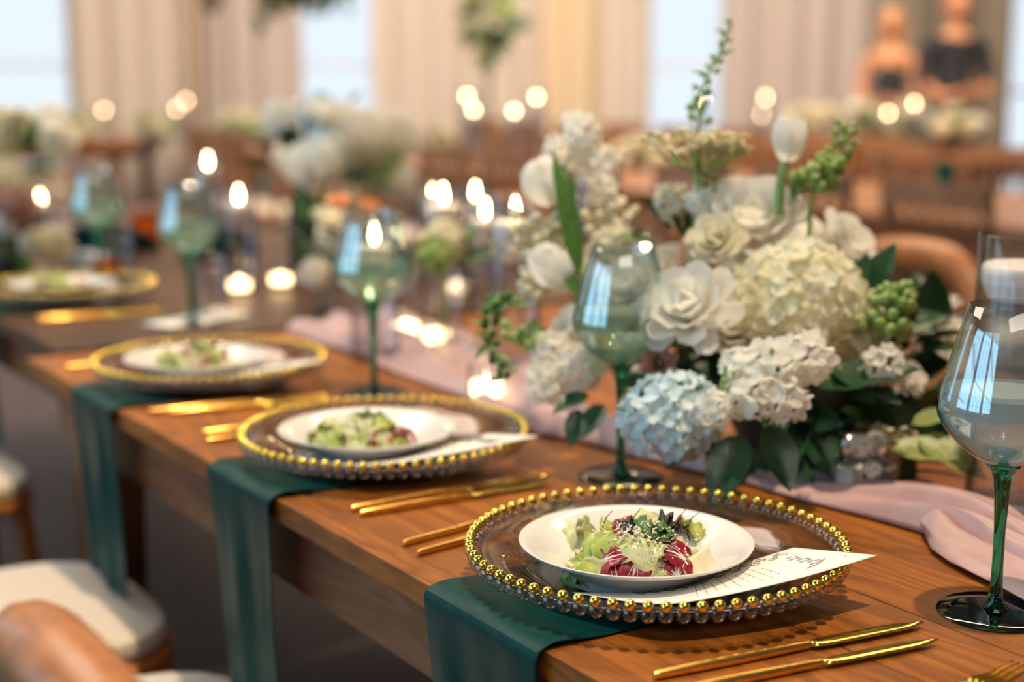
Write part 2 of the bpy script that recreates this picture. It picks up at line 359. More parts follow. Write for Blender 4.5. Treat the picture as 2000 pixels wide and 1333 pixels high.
# ------------------------------------------------------------------ tables
def table(name, label, loc, rz, widths, y0, y1, mt=TABLE_WOOD, ma=APRON_WOOD, legs=(0,), gap=.0016, joints=False):
    t = thing(name, label, 'table', loc, rz)
    x = 0; W = sum(widths); z1 = TZ; th = .024
    for i, wd in enumerate(widths):
        o = MB().box(x+(gap/2 if i else 0), x+wd-(gap/2 if i < len(widths)-1 else 0), y0, y1, z1-th, z1).build('plank', mt, t, smooth=False)
        bevel(o, .0006, 1); x += wd
    for nm, bx in (('apron', (.03, .055, y0+.06, y1-.06)), ('apron', (W-.055, W-.03, y0+.06, y1-.06)), ('apron', (.055, W-.055, y0+.06, y0+.085)), ('apron', (.055, W-.055, y1-.085, y1-.06))):
        MB().box(*bx, z1-th-.088, z1-th).build(nm, ma, t, smooth=False)
    for yy in legs:
        for xx in (.06, W-.14):
            MB().add([(xx+a*k+.04*(1-k)*.5, yy+b*k+.04*(1-k)*.5, z) for k, z in ((.8, 0), (1, z1-th)) for b in (0, .08) for a in (0, .08)],
                     [(0, 2, 3, 1), (4, 5, 7, 6), (0, 1, 5, 4), (2, 6, 7, 3), (0, 4, 6, 2), (1, 3, 7, 5)]).build('leg', ma, t, smooth=False)
    return t
table('farm_table', 'long brown plank table in front set with three beaded chargers', T(0, 0, 0), RZ, (.2, .103, .2, .2, .2, .15, .147), -1.2, 1.46, legs=(-1.1, 1.32))
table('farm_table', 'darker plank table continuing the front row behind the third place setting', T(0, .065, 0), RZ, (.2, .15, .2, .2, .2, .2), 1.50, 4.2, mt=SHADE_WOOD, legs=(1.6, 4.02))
table('farm_table', 'long table with candles in the second row behind the white centerpiece', T(0, 3.1, 0), RZ, (.22,)*5, 1.75, 8.2, mt=DARK_WOOD, legs=(1.95, 4.6, 7.9))
table('farm_table', 'farthest table on the right with green napkins over its edge', T(0, 5.9, 0), RZ, (.22,)*5, 4.4, 9.4, legs=(4.6, 6.8, 9.1))
table('farm_table', 'far table at left below the windows with candles and greenery', Vec((-5.2, 11.5, 0)), -pi/2, (.22,)*5, 0, 2.5, legs=(.1, 2.3))

# ------------------------------------------------------------------ place settings
NB = 74
gold_bead = MB().ball((0, 0, 0), .0047, 14, 10).mesh('bead', GOLD)
clear_bead = MB().ball((0, 0, 0), .0070, 14, 10).mesh('glass_bead', BEAD_GLASS)
charger_me = MB().lathe([(0, .004), (.100, .0045), (.112, .0062), (.122, .013), (.134, .0225), (.150, .0268), (.164, .0285), (.167, .0275), (.165, .0258), (.150, .0238), (.136, .019), (.125, .0095), (.114, .0022), (.106, .0006), (.098, 0), (.094, .001), (0, .001)], 96).mesh('glass_dish', CHARGER_GLASS)
footring_me = MB().lathe([(.102, .002), (.110, .0055), (.118, .0035), (.115, -.0006), (.104, -.0006), (.102, .002)], 64).mesh('foot_ring', BEAD_GLASS)
def make_charger(label, uc, v=.175):
    t = thing('charger_plate', label, 'charger plate', T(uc, v, TZ+.0048), RZ, 'beaded glass chargers')
    place('glass_dish', charger_me, t); place('foot_ring', footring_me, t)
    for k in range(NB):
        a = 2*pi*k/NB
        place('bead', gold_bead, t, (.1655*cos(a), .1655*sin(a), .0325))
        place('glass_bead', clear_bead, t, (.1620*cos(a), .1620*sin(a), .0245))
    return t
plate_prof = [(0, .0085), (.040, .0085), (.052, .0100), (.064, .0150), (.078, .0235), (.092, .0300), (.1010, .0338), (.1030, .0335), (.1022, .0312), (.092, .0268), (.080, .0205), (.070, .0125), (.0655, .009), (.064, .0015), (.0625, 0), (.059, 0), (.058, .004), (0, .004)]
plate_me = MB().lathe(plate_prof, 96).mesh('dinner_plate', PORCELAIN, angle=60)

def leaf_sheet(L_, W_, curl, ruff, fold, seed, nu=8, nv=8, shape=1.0, tip=.5):
    r = random.Random(seed); p1, p2, p3 = (r.uniform(0, 6) for _ in range(3))
    mb = MB()
    def fn(a, b):
        wv = (sin(pi*min(1, max(0, .04+.92*b))**tip))**.7*shape*W_*.5
        x = (a*2-1)*wv; y = (b-.5)*L_
        z = -curl*(y/L_)**2*L_*2 + fold*abs(x) + ruff*(abs(a*2-1)**2)*sin(b*17+p1+(3 if a < .5 else 0))*1.0 + .3*ruff*sin(a*9+b*7+p2)
        x += .35*ruff*sin(b*23+p3)
        return (x, y, z)
    return mb.grid(fn, nu, nv)
def radicchio_piece(parent, mtx, L_, W_, seed):
    o = leaf_sheet(L_, W_, .5, .002, .2, seed).build('radicchio_piece', RADI, parent, mtx=mtx); solid(o, .0009)
    v = MB(); r = random.Random(seed)
    def surf(x, y): return -.5*(y/L_)**2*L_*2 + .2*abs(x) + .0011
    for k in range(5):
        a = (k-2)*.32; y0 = -L_*.48
        pts = [(sin(a)*L_*t*.6, y0+cos(a)*L_*.9*t, surf(sin(a)*L_*t*.6, y0+cos(a)*L_*.9*t)) for t in (0, .25, .5, .75, 1)]
        v.tube(pts, [.0028, .0018, .0010, .0005, .0001] if k == 2 else [.0016, .0007, .0003, .0002, .0001], 5) if k in (1, 2, 3) else None
    v.build('vein', RADW, o)
    return o
def make_salad(label, uc, seed, hero=False):
    r = random.Random(seed)
    C = T(uc, .152, TZ+.0098+.0095)
    t = thing('salad', label, 'salad', C, 0)
    A, Bd, H = .060, .046, .036        # half width, half depth, height of the mound (x right, y away)
    def dome(px, py): # spot of the mound as seen around its centre: px to the right, py up, both -1..1
        a = px; e = py
        x = a*A; hz = max(0, e)
        z = H*hz*math.sqrt(max(0, 1-a*a*.8)); y = -Bd*math.sqrt(max(0, 1-a*a*.9-hz*hz*.85))
        n = Vec((x/A**2, y/Bd**2, z/H**2+8)).normalized()
        return Vec((x, y, z+.004)), n
    core = MB().ball((0, 0, .006), .042, 14, 8, .55).build('leaf_heap', LETTP, t)
    for v in core.data.vertices:
        q = v.co; v.co = Vec((q.x*1.12, q.y*.9, max(q.z, .001))) * (1+.22*mnoise.noise(q*70))
    def put(kind, a, e, L_, W_, roll, tilt=0, curl=.7, ruff=.0035, lift=.003):
        p, n = dome(a, e); n = (n + Vec((r.uniform(-.3, .3), r.uniform(-.3, .3), r.uniform(-.2, .3)))*.8 + Vec((0, 0, tilt))).normalized()
        mtx = M4(basis(n, roll=roll), p + n*lift)
        s = r.randint(0, 9999)
        if kind == 'radi': return radicchio_piece(t, mtx, L_, W_, s)
        nm, m = {'lett': ('lettuce_leaf', LETT), 'pale': ('lettuce_leaf', LETTP), 'end': ('endive_leaf', ENDIVE), 'chs': ('cheese_shaving', CHEESE), 'herb': ('herb_leaf', HERB), 'mic': ('micro_leaf', HERBD)}[kind]
        if kind == 'chs':
            mb = MB().grid(lambda x, y: ((x-.5)*W_*(1-.55*y), (y-.5)*L_, .003*sin(x*3+y*2)+.0012*sin(x*19)), 6, 6)
        else: mb = leaf_sheet(L_, W_, curl, ruff, r.uniform(-.3, .5), s, tip=r.uniform(.5, 1.1))
        return solid(mb.build(nm, m, t, mtx=mtx), .0007 if kind != 'chs' else .0014)
    if hero:
        put('lett', -.72, .32, .062, .034, 1.15, .2, .9)
        put('lett', -.92, .10, .040, .030, .9, .3)
        put('pale', -.62, .05, .050, .026, 1.3)
        put('lett', -.80, -.02, .046, .030, 1.9, .4, .5, .006)
        put('lett', -.40, .86, .040, .030, .4, .1, 1.2)
        put('radi', -.36, .42, .034, .024, -.9)
        put('radi', -.33, .06, .034, .028, .2)
        put('radi', -.10, .06, .034, .030, 2.9)
        put('pale', .05, .40, .054, .028, -.6, 0, 1.1)
        put('pale', -.08, .62, .060, .030, 1.3)
        put('pale', .13, .60, .040, .026, -.5, -.1)
        put('end', .18, .10, .044, .022, .5)
        put('end', .10, .02, .042, .020, 1.4)
        put('pale', .22, .28, .034, .026, 2.2, 0, .8, .005)
        put('radi', .46, .52, .036, .026, 1.0)
        put('radi', .55, .25, .034, .026, -.3)
        put('radi', .42, .10, .030, .022, .6)
        put('end', .60, .62, .054, .018, -.4)
        put('pale', .70, .42, .046, .018, .9)
        put('end', .55, .02, .044, .020, .9)
        put('chs', .86, .10, .040, .034, -1.1, .1)
        put('pale', .40, .0, .038, .020, 1.7)
        put('herb', .02, 1.02, .034, .018, -1.1, .4); put('herb', .28, .96, .030, .016, .8, .4); put('herb', .34, .84, .026, .016, 2.2)
        put('mic', .52, 1.0, .022, .014, .3, .4); put('mic', .60, .88, .022, .013, -.7); put('mic', -.18, 1.0, .020, .012, .4); put('mic', .42, 1.14, .020, .012, 1.4)
        put('lett', -.2, .0, .04, .02, 1.5)
    kinds = ['lett', 'pale', 'end', 'radi', 'pale', 'lett', 'pale', 'lett']
    for k in range(12 if hero else 26):
        a = r.uniform(-.95, .95); e = r.uniform(0, 1) if not hero else r.uniform(.5, 1)
        o = put(kinds[k % 8], a, e, r.uniform(.03, .05), r.uniform(.018, .03), r.uniform(0, 6.2), .2)
        if hero: o.location.y += .045*r.uniform(.5, 1.4); o.location.z -= .006
    if not hero:
        for k in range(5): put('herb', r.uniform(-.5, .5), 1, .026, .014, r.uniform(0, 6))
    cr = MB()
    for k in range(300 if hero else 60):
        a, e = (r.gauss(-.1, .22), r.uniform(.7, 1.0)) if k % 3 else (r.gauss(.4, .2), r.uniform(.3, .9))
        if abs(a) > 1: continue
        p, n = dome(a, e); s_ = r.uniform(.0005, .0015)
        p = p + n*r.uniform(.003, .007) + Vec((0, r.uniform(-.004, .012)*e, 0)); d = Vec((r.uniform(-1, 1), r.uniform(-1, 1), r.uniform(-.4, .4)))*s_
        cr.tube([p-d, p, p+d], [s_*.5, s_*.8, s_*.4], 5)
    for k in range(40 if hero else 0):
        a, q = r.uniform(0, 6.28), r.uniform(.055, .075); s_ = r.uniform(.0006, .0014); cr.ball((q*cos(a), q*sin(a)*.7-.004, .002), s_, 5, 4)
    cr.build('grated_cheese', CRUMB, t)['kind'] = 'stuff'
    if hero:
        for k in range(7): MB().ball((0, 0, 0), r.uniform(.0022, .0034), 7, 6, .8).build('nut_crumb', ENDIVE, t, loc=(-.056+r.uniform(-.007, .007), -.030+r.uniform(-.006, .006), .005+r.uniform(0, .005)))
        for x, z in ((-.03, .050), (.034, .052), (.045, .048), (-.006, .052)):
            MB().tube([(x, -.004, .035), (x+.003, -.004, .044), (x+.009, -.003, z)], [.0005, .0005, .0003], 5).build('micro_stem', RADI if x < -.0 and x > -.02 else HERBD, t)
    return t

CARD_EDGES = ([(.115, -.153, .043), (.017, -.148, .038), (-.069, -.125, .031), (-.098, -.094, .027), (-.117, -.044, .023)],
              [(.094, -.075, .032), (.037, -.068, .025), (-.021, -.068, .0185), (-.066, -.052, .016), (-.110, -.026, .017)])
def make_card(label, uc):
    # sags from the bead rim at its raised corner to the well of the charger; local x=v, y=u
    t = thing('menu_card', label, 'menu card', T(uc, .175, TZ+.002), RZ)
    OUT, INN = CARD_EDGES
    def pol(P, s):
        k = s*(len(P)-1); i = min(int(k), len(P)-2); f = k-i; g = lambda n: Vec(P[max(0, min(len(P)-1, n))])
        a, b, c, d = g(i-1), g(i), g(i+1), g(i+2)
        return .5*((2*b) + (c-a)*f + (2*a-5*b+4*c-d)*f*f + (3*b-a-3*c+d)*f**3)
    def S(s, q, h=0):       # s along the length 0..1 from the raised end, q across 0..1 from the outer edge
        p = pol(OUT, s).lerp(pol(INN, s), q); p.z += h
        return p
    o = MB().grid(lambda a, b: S(b, a), 8, 40).build('card', PAPER, t); solid(o, .0005)
    tx = MB(); r = random.Random(5)
    def stroke(s0, s1, q0, q1, wd=.0004):
        pts = [(S(s0+(s1-s0)*k/2, q0+(q1-q0)*k/2, .0004)) for k in range(3)]
        tx.tube(pts, wd, 3)
    for ln in range(9):                 # lines of small print across the card
        s = .23+ln*.030; q = .2 if ln % 3 else .3
        while q < (.78 if ln % 3 else .66):
            l = r.uniform(.02, .06); stroke(s, s, q, q+l, .00034); q += l+.026
    hd = MB()
    pts = [S(.125 + .020*sin(k*.55)*(1 if k % 23 < 12 else .55), .30 + .0068*k + .022*cos(k*.55), .0006) for k in range(66)]
    hd.tube(pts, .00032, 4); hd.tube([S(.17, .22, .0006), S(.13, .27, .0006), S(.10, .34, .0006), S(.09, .36, .0006)], .0005, 4)
    hd.build('script_heading', GREYINK, t)
    tx.build('small_print', INK, t)['kind'] = 'stuff'
    orn = MB()
    for k in range(46):                 # lacy scroll border along the inner long edge
        s, q = .1+.0145*k, .88+.05*sin(k*1.3)
        c = S(s, q, .0005); rr = r.uniform(.0018, .0042)
        tv1, tv2 = (S(s+.02, q, .0005)-c).normalized(), (S(s, q-.1, .0005)-c).normalized()
        orn.tube([c + tv1*(rr*cos(a)*(1-a*.09)) + tv2*(rr*sin(a)*(1-a*.09)) for a in [x*.7 for x in range(9)]], .00028, 3)
    orn.build('scroll_border', INK, t)['kind'] = 'stuff'
    return t

def make_napkin(label, uc, drop, seed, wid=.176, cy=0.0):
    t = thing('napkin', label, 'napkin', T(uc, 0, TZ), RZ, 'green satin napkins')
    r = random.Random(seed); p = [r.uniform(0, 6) for _ in range(5)]
    top = .255; Ltot = top+drop
    def fn(a, b):
        w_ = a-.5; s = b*Ltot
        if s < top:
            x = top-s-.004; k = max(0, 1-abs(x-.06)/.11)
            z = .0006 + .0044*min(1, max(0, (.055-x)/.05)) + .0016*max(0, sin(w_*9+p[0]+x*16))*min(1, max(0, (.08-x)/.05))
            if x < .012: z -= (.012-x)**2*22
            y = w_*wid*(1+.02*sin(x*30+p[1]))
        else:
            d = s-top; f = min(1, d/.12)
            x = -.0090 + .012*min(1, d/.25) - .0035*f*sin(w_*8+p[2]) - .0016*f*sin(w_*19+p[3]) if d > .004 else -.0055 - d*.9
            z = .0026-.006*0 - d + (.004 if d < .004 else 0)*0
            y = w_*wid*(1-.10*f - .12*d) + .004*f*sin(d*14+p[4]) - .02*d
        return (x, y + cy, z)
    o = MB().grid(fn, 36, 70).build('cloth', SATIN, t); solid(o, .0022, 1)
    md = o.modifiers.new('subsurf', 'SUBSURF'); md.levels = md.render_levels = 1
    # the second, narrower fold lying on top
    def fn2(a, b):
        w_ = a-.5; s = b*Ltot*.62
        q = fn(.5+w_*.55+.12, min(1, s/Ltot)); q = Vec(q)
        if s < top: q.z += .0040
        else: q.x -= .0042
        return q
    return t

def knife(label, u, v0, u1, v1, cat='knife', wide=False, group=None):
    a, b = T(u, v0), T(u1, v1); d = b-a; L_ = d.length
    t = thing('knife', label, 'knife', a, math.atan2(d.y, d.x), group)
    h = .0042; hl = L_*.56
    MB().tube([(0, 0, h), (.004, 0, h), (hl*.5, 0, h), (hl*.9, 0, h), (hl, 0, h)], [.0026, .0036, .0044, .0036, .0030], 12).build('handle', GOLD_SATIN, t)
    bw = .0085 if wide else .0068
    def fn(x, y):
        s = x; wv = bw*(min(1, .42+s*5)**.7)*(1-max(0, (s-.72)/.28)**2.2*.95)
        ed = (y-.5)*2
        return (hl+s*(L_-hl), -.002+wv*(y-.35)*1.9, .0042+.0022*(1 if abs(ed) < .9 else .6)*(1-abs(ed)**2)*.6)
    o = MB().grid(fn, 20, 6).build('blade', GOLD, t); solid(o, .0012)
    return t
def fork(label, u, v0, u1, v1, group=None):
    a, b = T(u, v0), T(u1, v1); d = b-a; L_ = d.length
    t = thing('fork', label, 'fork', a, math.atan2(d.y, d.x), group)
    h = .0036; hl = L_*.68
    MB().tube([(0, 0, h), (.004, 0, h), (hl*.4, 0, h), (hl*.8, 0, h+.002), (hl, 0, h+.005)], [.0022, .0032, .0036, .0026, .0024], 12).build('handle', GOLD_SATIN, t)
    o = MB().grid(lambda x, y: (hl+x*L_*.13, (y-.5)*.021*min(1, .2+x*1.5), h+.005-.007*sin(x*1.5)*.6 - .001), 8, 6).build('head', GOLD, t); solid(o, .0016)
    for k in range(4):
        y = (k-1.5)*.0058
        MB().tube([(hl+L_*.125, y, h+.001), (hl+L_*.22, y, h-.0005), (L_, y*.95, h+.005)], [.0017, .0016, .0008], 8).build('tine', GOLD, t)
    return t

settings = [(.082, 'nearest'), (.583, 'second'), (1.117, 'third')]
TXT = {0: ('nearest beaded glass charger with gold beads in sharp focus', 'white footed plate with salad on the nearest beaded charger', 'mixed salad with red radicchio and green lettuce in sharp focus on the nearest plate',
           'white printed menu card tucked under the nearest plate', 'green satin napkin under the nearest charger hanging over the table edge'),
       1: ('second beaded charger along the table, slightly blurred', 'white plate on the second charger along the table', 'blurred salad mound on the second plate along the table',
           'menu card on the second charger, its corner jutting over the gold beads', 'green satin napkin hanging below the second charger'),
       2: ('third beaded charger, blurred gold beads, at the far end of the front table', 'white plate on the third charger at the far end of the front table', 'very blurred salad on the third plate at the table end',
           'menu card on the third charger at the end of the front table', 'green satin napkin hanging below the third charger, shortest of the three'),
       3: ('blurred beaded charger on the darker table behind the front one', 'blurred white plate on the darker table behind', 'blurred green salad on the darker table behind the front one', 'pale menu card lying at the front end of the darker table', 'green napkin at the left end of the darker table')}
for i, (uc, nm) in enumerate(settings):
    L5 = TXT[i]
    make_charger(L5[0], uc); tag(place('dinner_plate', plate_me, None, T(uc, .152, TZ+.0098)), L5[1], 'plate', 'white dinner plates')
    make_salad(L5[2], uc, 10+i, hero=(i == 0)); make_card(L5[3], uc)
make_napkin(TXT[0][4], .088, .275, 1); make_napkin(TXT[1][4], .590, .278, 2); make_napkin(TXT[2][4], 1.105, .276, 3)
make_charger(TXT[3][0], 2.02, .24); tag(place('dinner_plate', plate_me, None, T(2.02, .22, TZ+.0098)), TXT[3][1], 'plate', 'white dinner plates')
s4 = make_salad(TXT[3][2], 2.02, 33); s4.location = T(2.02, .22, TZ+.0193)
make_napkin(TXT[3][4], 2.02, .26, 4).location = T(2.02, .065, TZ)
c4 = thing('menu_card', TXT[3][3], 'menu card', T(1.665, .37, TZ+.0012), RZ+.35)
solid(MB().grid(lambda a, b: ((a-.5)*.20, (b-.5)*.085, .0015+.004*(a-.5)**2), 10, 2).build('card', PAPER, c4), .0006)
G = 'gold cutlery along the front table'
knife('gold dinner knife with a wide pointed blade right of the nearest charger', -.088, .035, -.125, .285, wide=True, group=G)
knife('slender gold knife with rounded tip at the bottom edge, outermost right of the nearest charger', -.118, .020, -.157, .265, group=G)
fork('gold fork left of the nearest charger, farther from the plate', .290, .034, .322, .262, G)
fork('gold fork left of the nearest charger, partly under its bead rim', .257, .031, .287, .24, G)
knife('gold knife right of the second charger, nearer the plate', .418, .045, .412, .288, wide=True, group=G)
knife('gold knife right of the second charger, outer one', .398, .045, .385, .275, group=G)
fork('gold fork left of the second charger, farther from the plate', .818, .043, .80, .26, G)
fork('gold fork left of the second charger, nearer its bead rim', .775, .031, .775, .25, G)
knife('gold knife right of the third charger, nearer the plate', .966, .025, .93, .27, wide=True, group=G)
knife('gold knife right of the third charger, outer one', .942, .045, .908, .265, group=G)
fork('blurred gold fork left of the third charger', 1.334, .026, 1.33, .25, G)
fork('gold fork with only its tines showing in the bottom right corner', -.228, .03, -.232, .272, G)
knife('blurred gold knife on the darker table behind, right of its charger', 1.80, .12, 1.78, .34, group=G)
knife('blurred gold knife on the darker table behind, next to the pale card', 1.83, .12, 1.81, .34, wide=True, group=G)

# ------------------------------------------------------------------ glasses, candles, shakers
bowl_me = MB().lathe([(.0062, .126), (.012, .1285), (.024, .134), (.038, .1445), (.049, .157), (.0548, .168), (.0560, .176), (.0545, .187), (.050, .205), (.0425, .233), (.0345, .261), (.0338, .2614), (.0333, .261), (.0414, .2325), (.0489, .205), (.0534, .187), (.0549, .176), (.0537, .1685), (.0482, .158), (.037, .1456), (.023, .1352), (.011, .131), (0, .130)], 64).mesh('bowl', WINE_GLASS, angle=70)
stem_me = MB().lathe([(0, .0035), (.012, .0035), (.0068, .010), (.0052, .02), (.0046, .045), (.0048, .075), (.0060, .100), (.0078, .116), (.0105, .124), (.0140, .1275), (.011, .1305), (0, .1295)], 32).mesh('stem', STEM_GLASS, angle=80)
foot_me = MB().lathe([(0, .0042), (.012, .0038), (.030, .0028), (.046, .0022), (.0475, .0012), (.046, .0002), (0, .0)], 64).mesh('foot', FOOT_GLASS, angle=60)
def liq(m, top):
    pr = [(0, .1312), (.011, .1320), (.0225, .1362), (.0365, .1466), (.0476, .159), (.0531, .169), (.0543, .176)]
    full = [(.0543, .176), (.0528, .187), (.0483, .205)]
    for z in [.180, .184, .188, .190]:
        if z <= top+1e-4: pr.append((.0543-(z-.176)*.127, z))
    return MB().lathe(pr + [(pr[-1][0]*.5, top), (0, top)], 64).mesh('wine', m, angle=60)
liqA, liqB = liq(WATER_FOGGY, .190), liq(WATER_TEAL, .190)
def wine_glass(label, u, v, lq):
    t = thing('wine_glass', label, 'wine glass', T(u, v), 0, 'green stemmed wine glasses')
    for n, me in (('foot', foot_me), ('stem', stem_me), ('bowl', bowl_me), ('wine', lq)): place(n, me, t)
wine_glass('green stemmed wine glass in front at right, cloudy chilled wine', -.137, .3615, liqA)
wine_glass('green stemmed wine glass in front of the white centerpiece', .372, .36, liqB)
wine_glass('blurred wine glass beyond the second charger, candle showing through it', .919, .341, liqB)
wine_glass('very blurred wine glass on the darker table, nearer of two', 1.63, .345, liqB)
wine_glass('very blurred wine glass on the darker table, farther of two', 2.15, .345, liqB)

flame_me = MB().lathe([(0, 0), (.0040, .004), (.0056, .010), (.0050, .017), (.0028, .026), (0, .034)], 12).mesh('flame', FLAME)
far_me = MB().lathe([(0, 0), (.0060, .004), (.0085, .010), (.0075, .016), (.0035, .021), (0, .025)], 12).mesh('flame', FLAME_FAR)
def vase_meshes(r, h, water):
    g = MB().lathe([(0, 0), (r-.002, 0), (r, .002), (r, h-.001), (r-.001, h), (r-.0025, h-.001), (r-.0025, .010), (r-.004, .008), (0, .008)], 48).mesh('glass_cylinder', CLEAR, angle=50)
    wt = MB().lathe([(0, .0085), (r-.0032, .0105), (r-.0028, .012), (r-.0028, water), (0, water)], 40).mesh('water', WATER, angle=50) if water else None
    return g, wt
def candle_mesh(r, h):
    return MB().lathe([(0, 0), (r*.80, 0), (r*.95, h*.35), (r, h*.7), (r*.97, h*.93), (r*.90, h), (r*.78, h*.96), (0, h*.95)], 32).mesh('wax', WAX, angle=60)
wick_me = MB().tube([(0, 0, -.004), (.0002, 0, .004), (.0010, 0, .009)], .0008, 6).mesh('wick', INK)
def floating(label_v, label_c, loc, r, h, water, cr, ch, lit=True, fl=1.0, far=False, cache={}):
    key = (r, h, water, cr, ch)
    if key not in cache: cache[key] = vase_meshes(r, h, water) + (candle_mesh(cr, ch),)
    g, wt, cm = cache[key]
    t = thing('candle_cylinder', label_v, 'candle holder', loc, 0, 'glass candle cylinders')
    place('glass_cylinder', g, t)
    if wt: place('water', wt, t)
    z = (water - ch*.45) if water else .0085
    c = thing('candle', label_c, 'candle', Vec(loc) + Vec((0, 0, z)), 0, 'white candles')
    place('wax', cm, c); place('wick', wick_me, c, (0, 0, ch))
    if lit:
        f = place('flame', far_me if far else flame_me, c, (0, 0, ch+.003)); f.scale = (fl, fl, fl)
floating('tall clear cylinder of water at the right edge behind the front wine glass', 'unlit looking white candle floating at the right edge', T(.044, .620), .050, .288, .238, .046, .036, lit=False)
floating('tall clear candle cylinder just left of the white centerpiece', 'lit white candle floating just left of the centerpiece, with the nearest flame', T(.93, .59), .040, .275, .215, .034, .030)
floating('clear candle cylinder with lower rim behind the small bud bottle', 'lit white candle behind the small bud bottle', T(1.307, .69), .040, .255, .210, .033, .028)
floating('clear candle cylinder behind the third wine glass', 'lit white candle seen through the third wine glass', T(1.151, .469), .040, .235, .165, .033, .030)
floating('pale water filled cylinder behind the left side of the centerpiece', 'white candle inside the pale cylinder behind the centerpiece', T(1.30, 1.02), .045, .30, .26, .036, .028, lit=False)
for k, (px, py, uu, vv) in enumerate([(928, 352, 1.75, .95), (948, 385, 1.45, .86), (880, 380, 1.62, .80), (845, 345, 1.95, .88), (465, 360, 2.05, .62), (405, 297, 2.75, .68), (78, 370, 3.05, .42), (1262, 440, .86, .90), (776, 420, 1.78, .72)]):
    # height of the flame read from where it shows above its spot on the table
    q = T(uu, vv); r_ = ray(px, py); z = CAM_Z + r_.z*(q.y/r_.y); X = r_.x*(q.y/r_.y)
    q = Vec((X, q.y, TZ)); hgt = max(.06, min(.34, z-TZ-.02))
    names = ['tall candle behind the bud bottle, highest flame of the cluster', 'candle between the two tallest flames left of the centerpiece', 'dimmer candle in the middle of the flame cluster', 'smaller candle behind the left flame of the cluster', 'bright candle right of the two blurred wine glasses', 'highest blurred candle on the darker table', 'blurred candle by the flowers at the left edge', 'small candle glowing just above the second wine glass', 'small candle right of the third wine glass rim']
    wt = round(hgt-.036, 3)
    dim = k in (2, 3, 7, 8)
    floating('glass cylinder holding the ' + names[k], names[k], q, .036, round(wt+.05, 3), wt, .029, .026, fl=.55 if dim else 1.0)

# small tealight cups
def tealight(label, loc, r=.026, h=.054, fl=.8):
    t = thing('tealight_cup', label, 'tealight', loc, 0, 'tealights in glass cups')
    MB().lathe([(0, 0), (r*.9, 0), (r, h*.3), (r, h), (r-.002, h), (r-.002, .007), (0, .007)], 28).build('cup', CLEAR, t)
    MB().lathe([(0, .007), (r*.86, .007), (r*.86, .010), (0, .010)], 24).build('wax', WAX, t)
    MB().lathe([(0, .0105), (r*.86, .0105), (r*.86, .027), (r*.8, .028), (0, .0275)], 20).build('emissive_wax', GLOW, t)  # wax block that emits, standing in for wax lit by its flame
    place('flame', flame_me, t, (0, 0, .0275)).scale = (fl*.35,)*3
for n, px, py in [('tealight cup glowing left of the centerpiece stem trail', 950, 757), ('tealight cup glowing beyond the water tumbler', 468, 556), ('tealight cup glowing below the small bud bottle', 852, 655), ('tealight cup glowing between bud vase stems', 548, 545), ('tealight cup glowing behind the bud bottle', 893, 560), ('tealight cup glowing by the third wine glass', 792, 640)]:
    r_ = ray(px, py); k = (TZ+.02-CAM_Z)/r_.z; p = Vec((0, 0, CAM_Z)) + r_*k
    tealight(n, (p.x, p.y, TZ), fl=.8 if px in (950, 468) else .5)

def shaker(label, u, v, fill, rz):
    t = thing('shaker', label, 'shaker', T(u, v), rz)
    a = .0185
    o = MB().box(-a, a, -a, a, 0, .040).build('glass_body', CLEAR, t, smooth=False); bevel(o, .004, 3)
    o = MB().box(-a*.84, a*.84, -a*.84, a*.84, .004, .026).build('filling', fill, t, smooth=False); bevel(o, .003, 2)
    MB().lathe([(.0105, .038), (.0125, .041), (.0125, .050), (.0115, .056), (.0075, .0605), (0, .0620)], 24).build('cap', CHROME, t)
    for k in range(5): MB().ball((.004*cos(k*1.26), .004*sin(k*1.26), .0612), .0007, 5, 4).build('hole', INK, t)
shaker('square glass salt shaker with chrome cap by the pink runner', .200, .540, SALT, RZ+.1)
shaker('square glass pepper shaker with chrome cap right of the salt', .178, .566, PEPPER, RZ+.3)

def tumbler(label, u, v, r=.036, h=.115):
    t = thing('water_tumbler', label, 'glass', T(u, v), 0)
    MB().lathe([(0, 0), (r*.82, 0), (r*.84, .002), (r, h), (r-.002, h), (r*.82-.001, .012), (0, .010)], 40).build('glass_wall', CLEAR, t)
    MB().lathe([(0, .0108), (r*.80, .013), (r*.92, h*.7), (0, h*.7)], 32).build('water', WATER, t)
tumbler('clear water tumbler on the darker table beside the pale card', 1.70, .41)
tumbler('clear water tumbler on the darker table near the left edge of the picture', 2.33, .45)

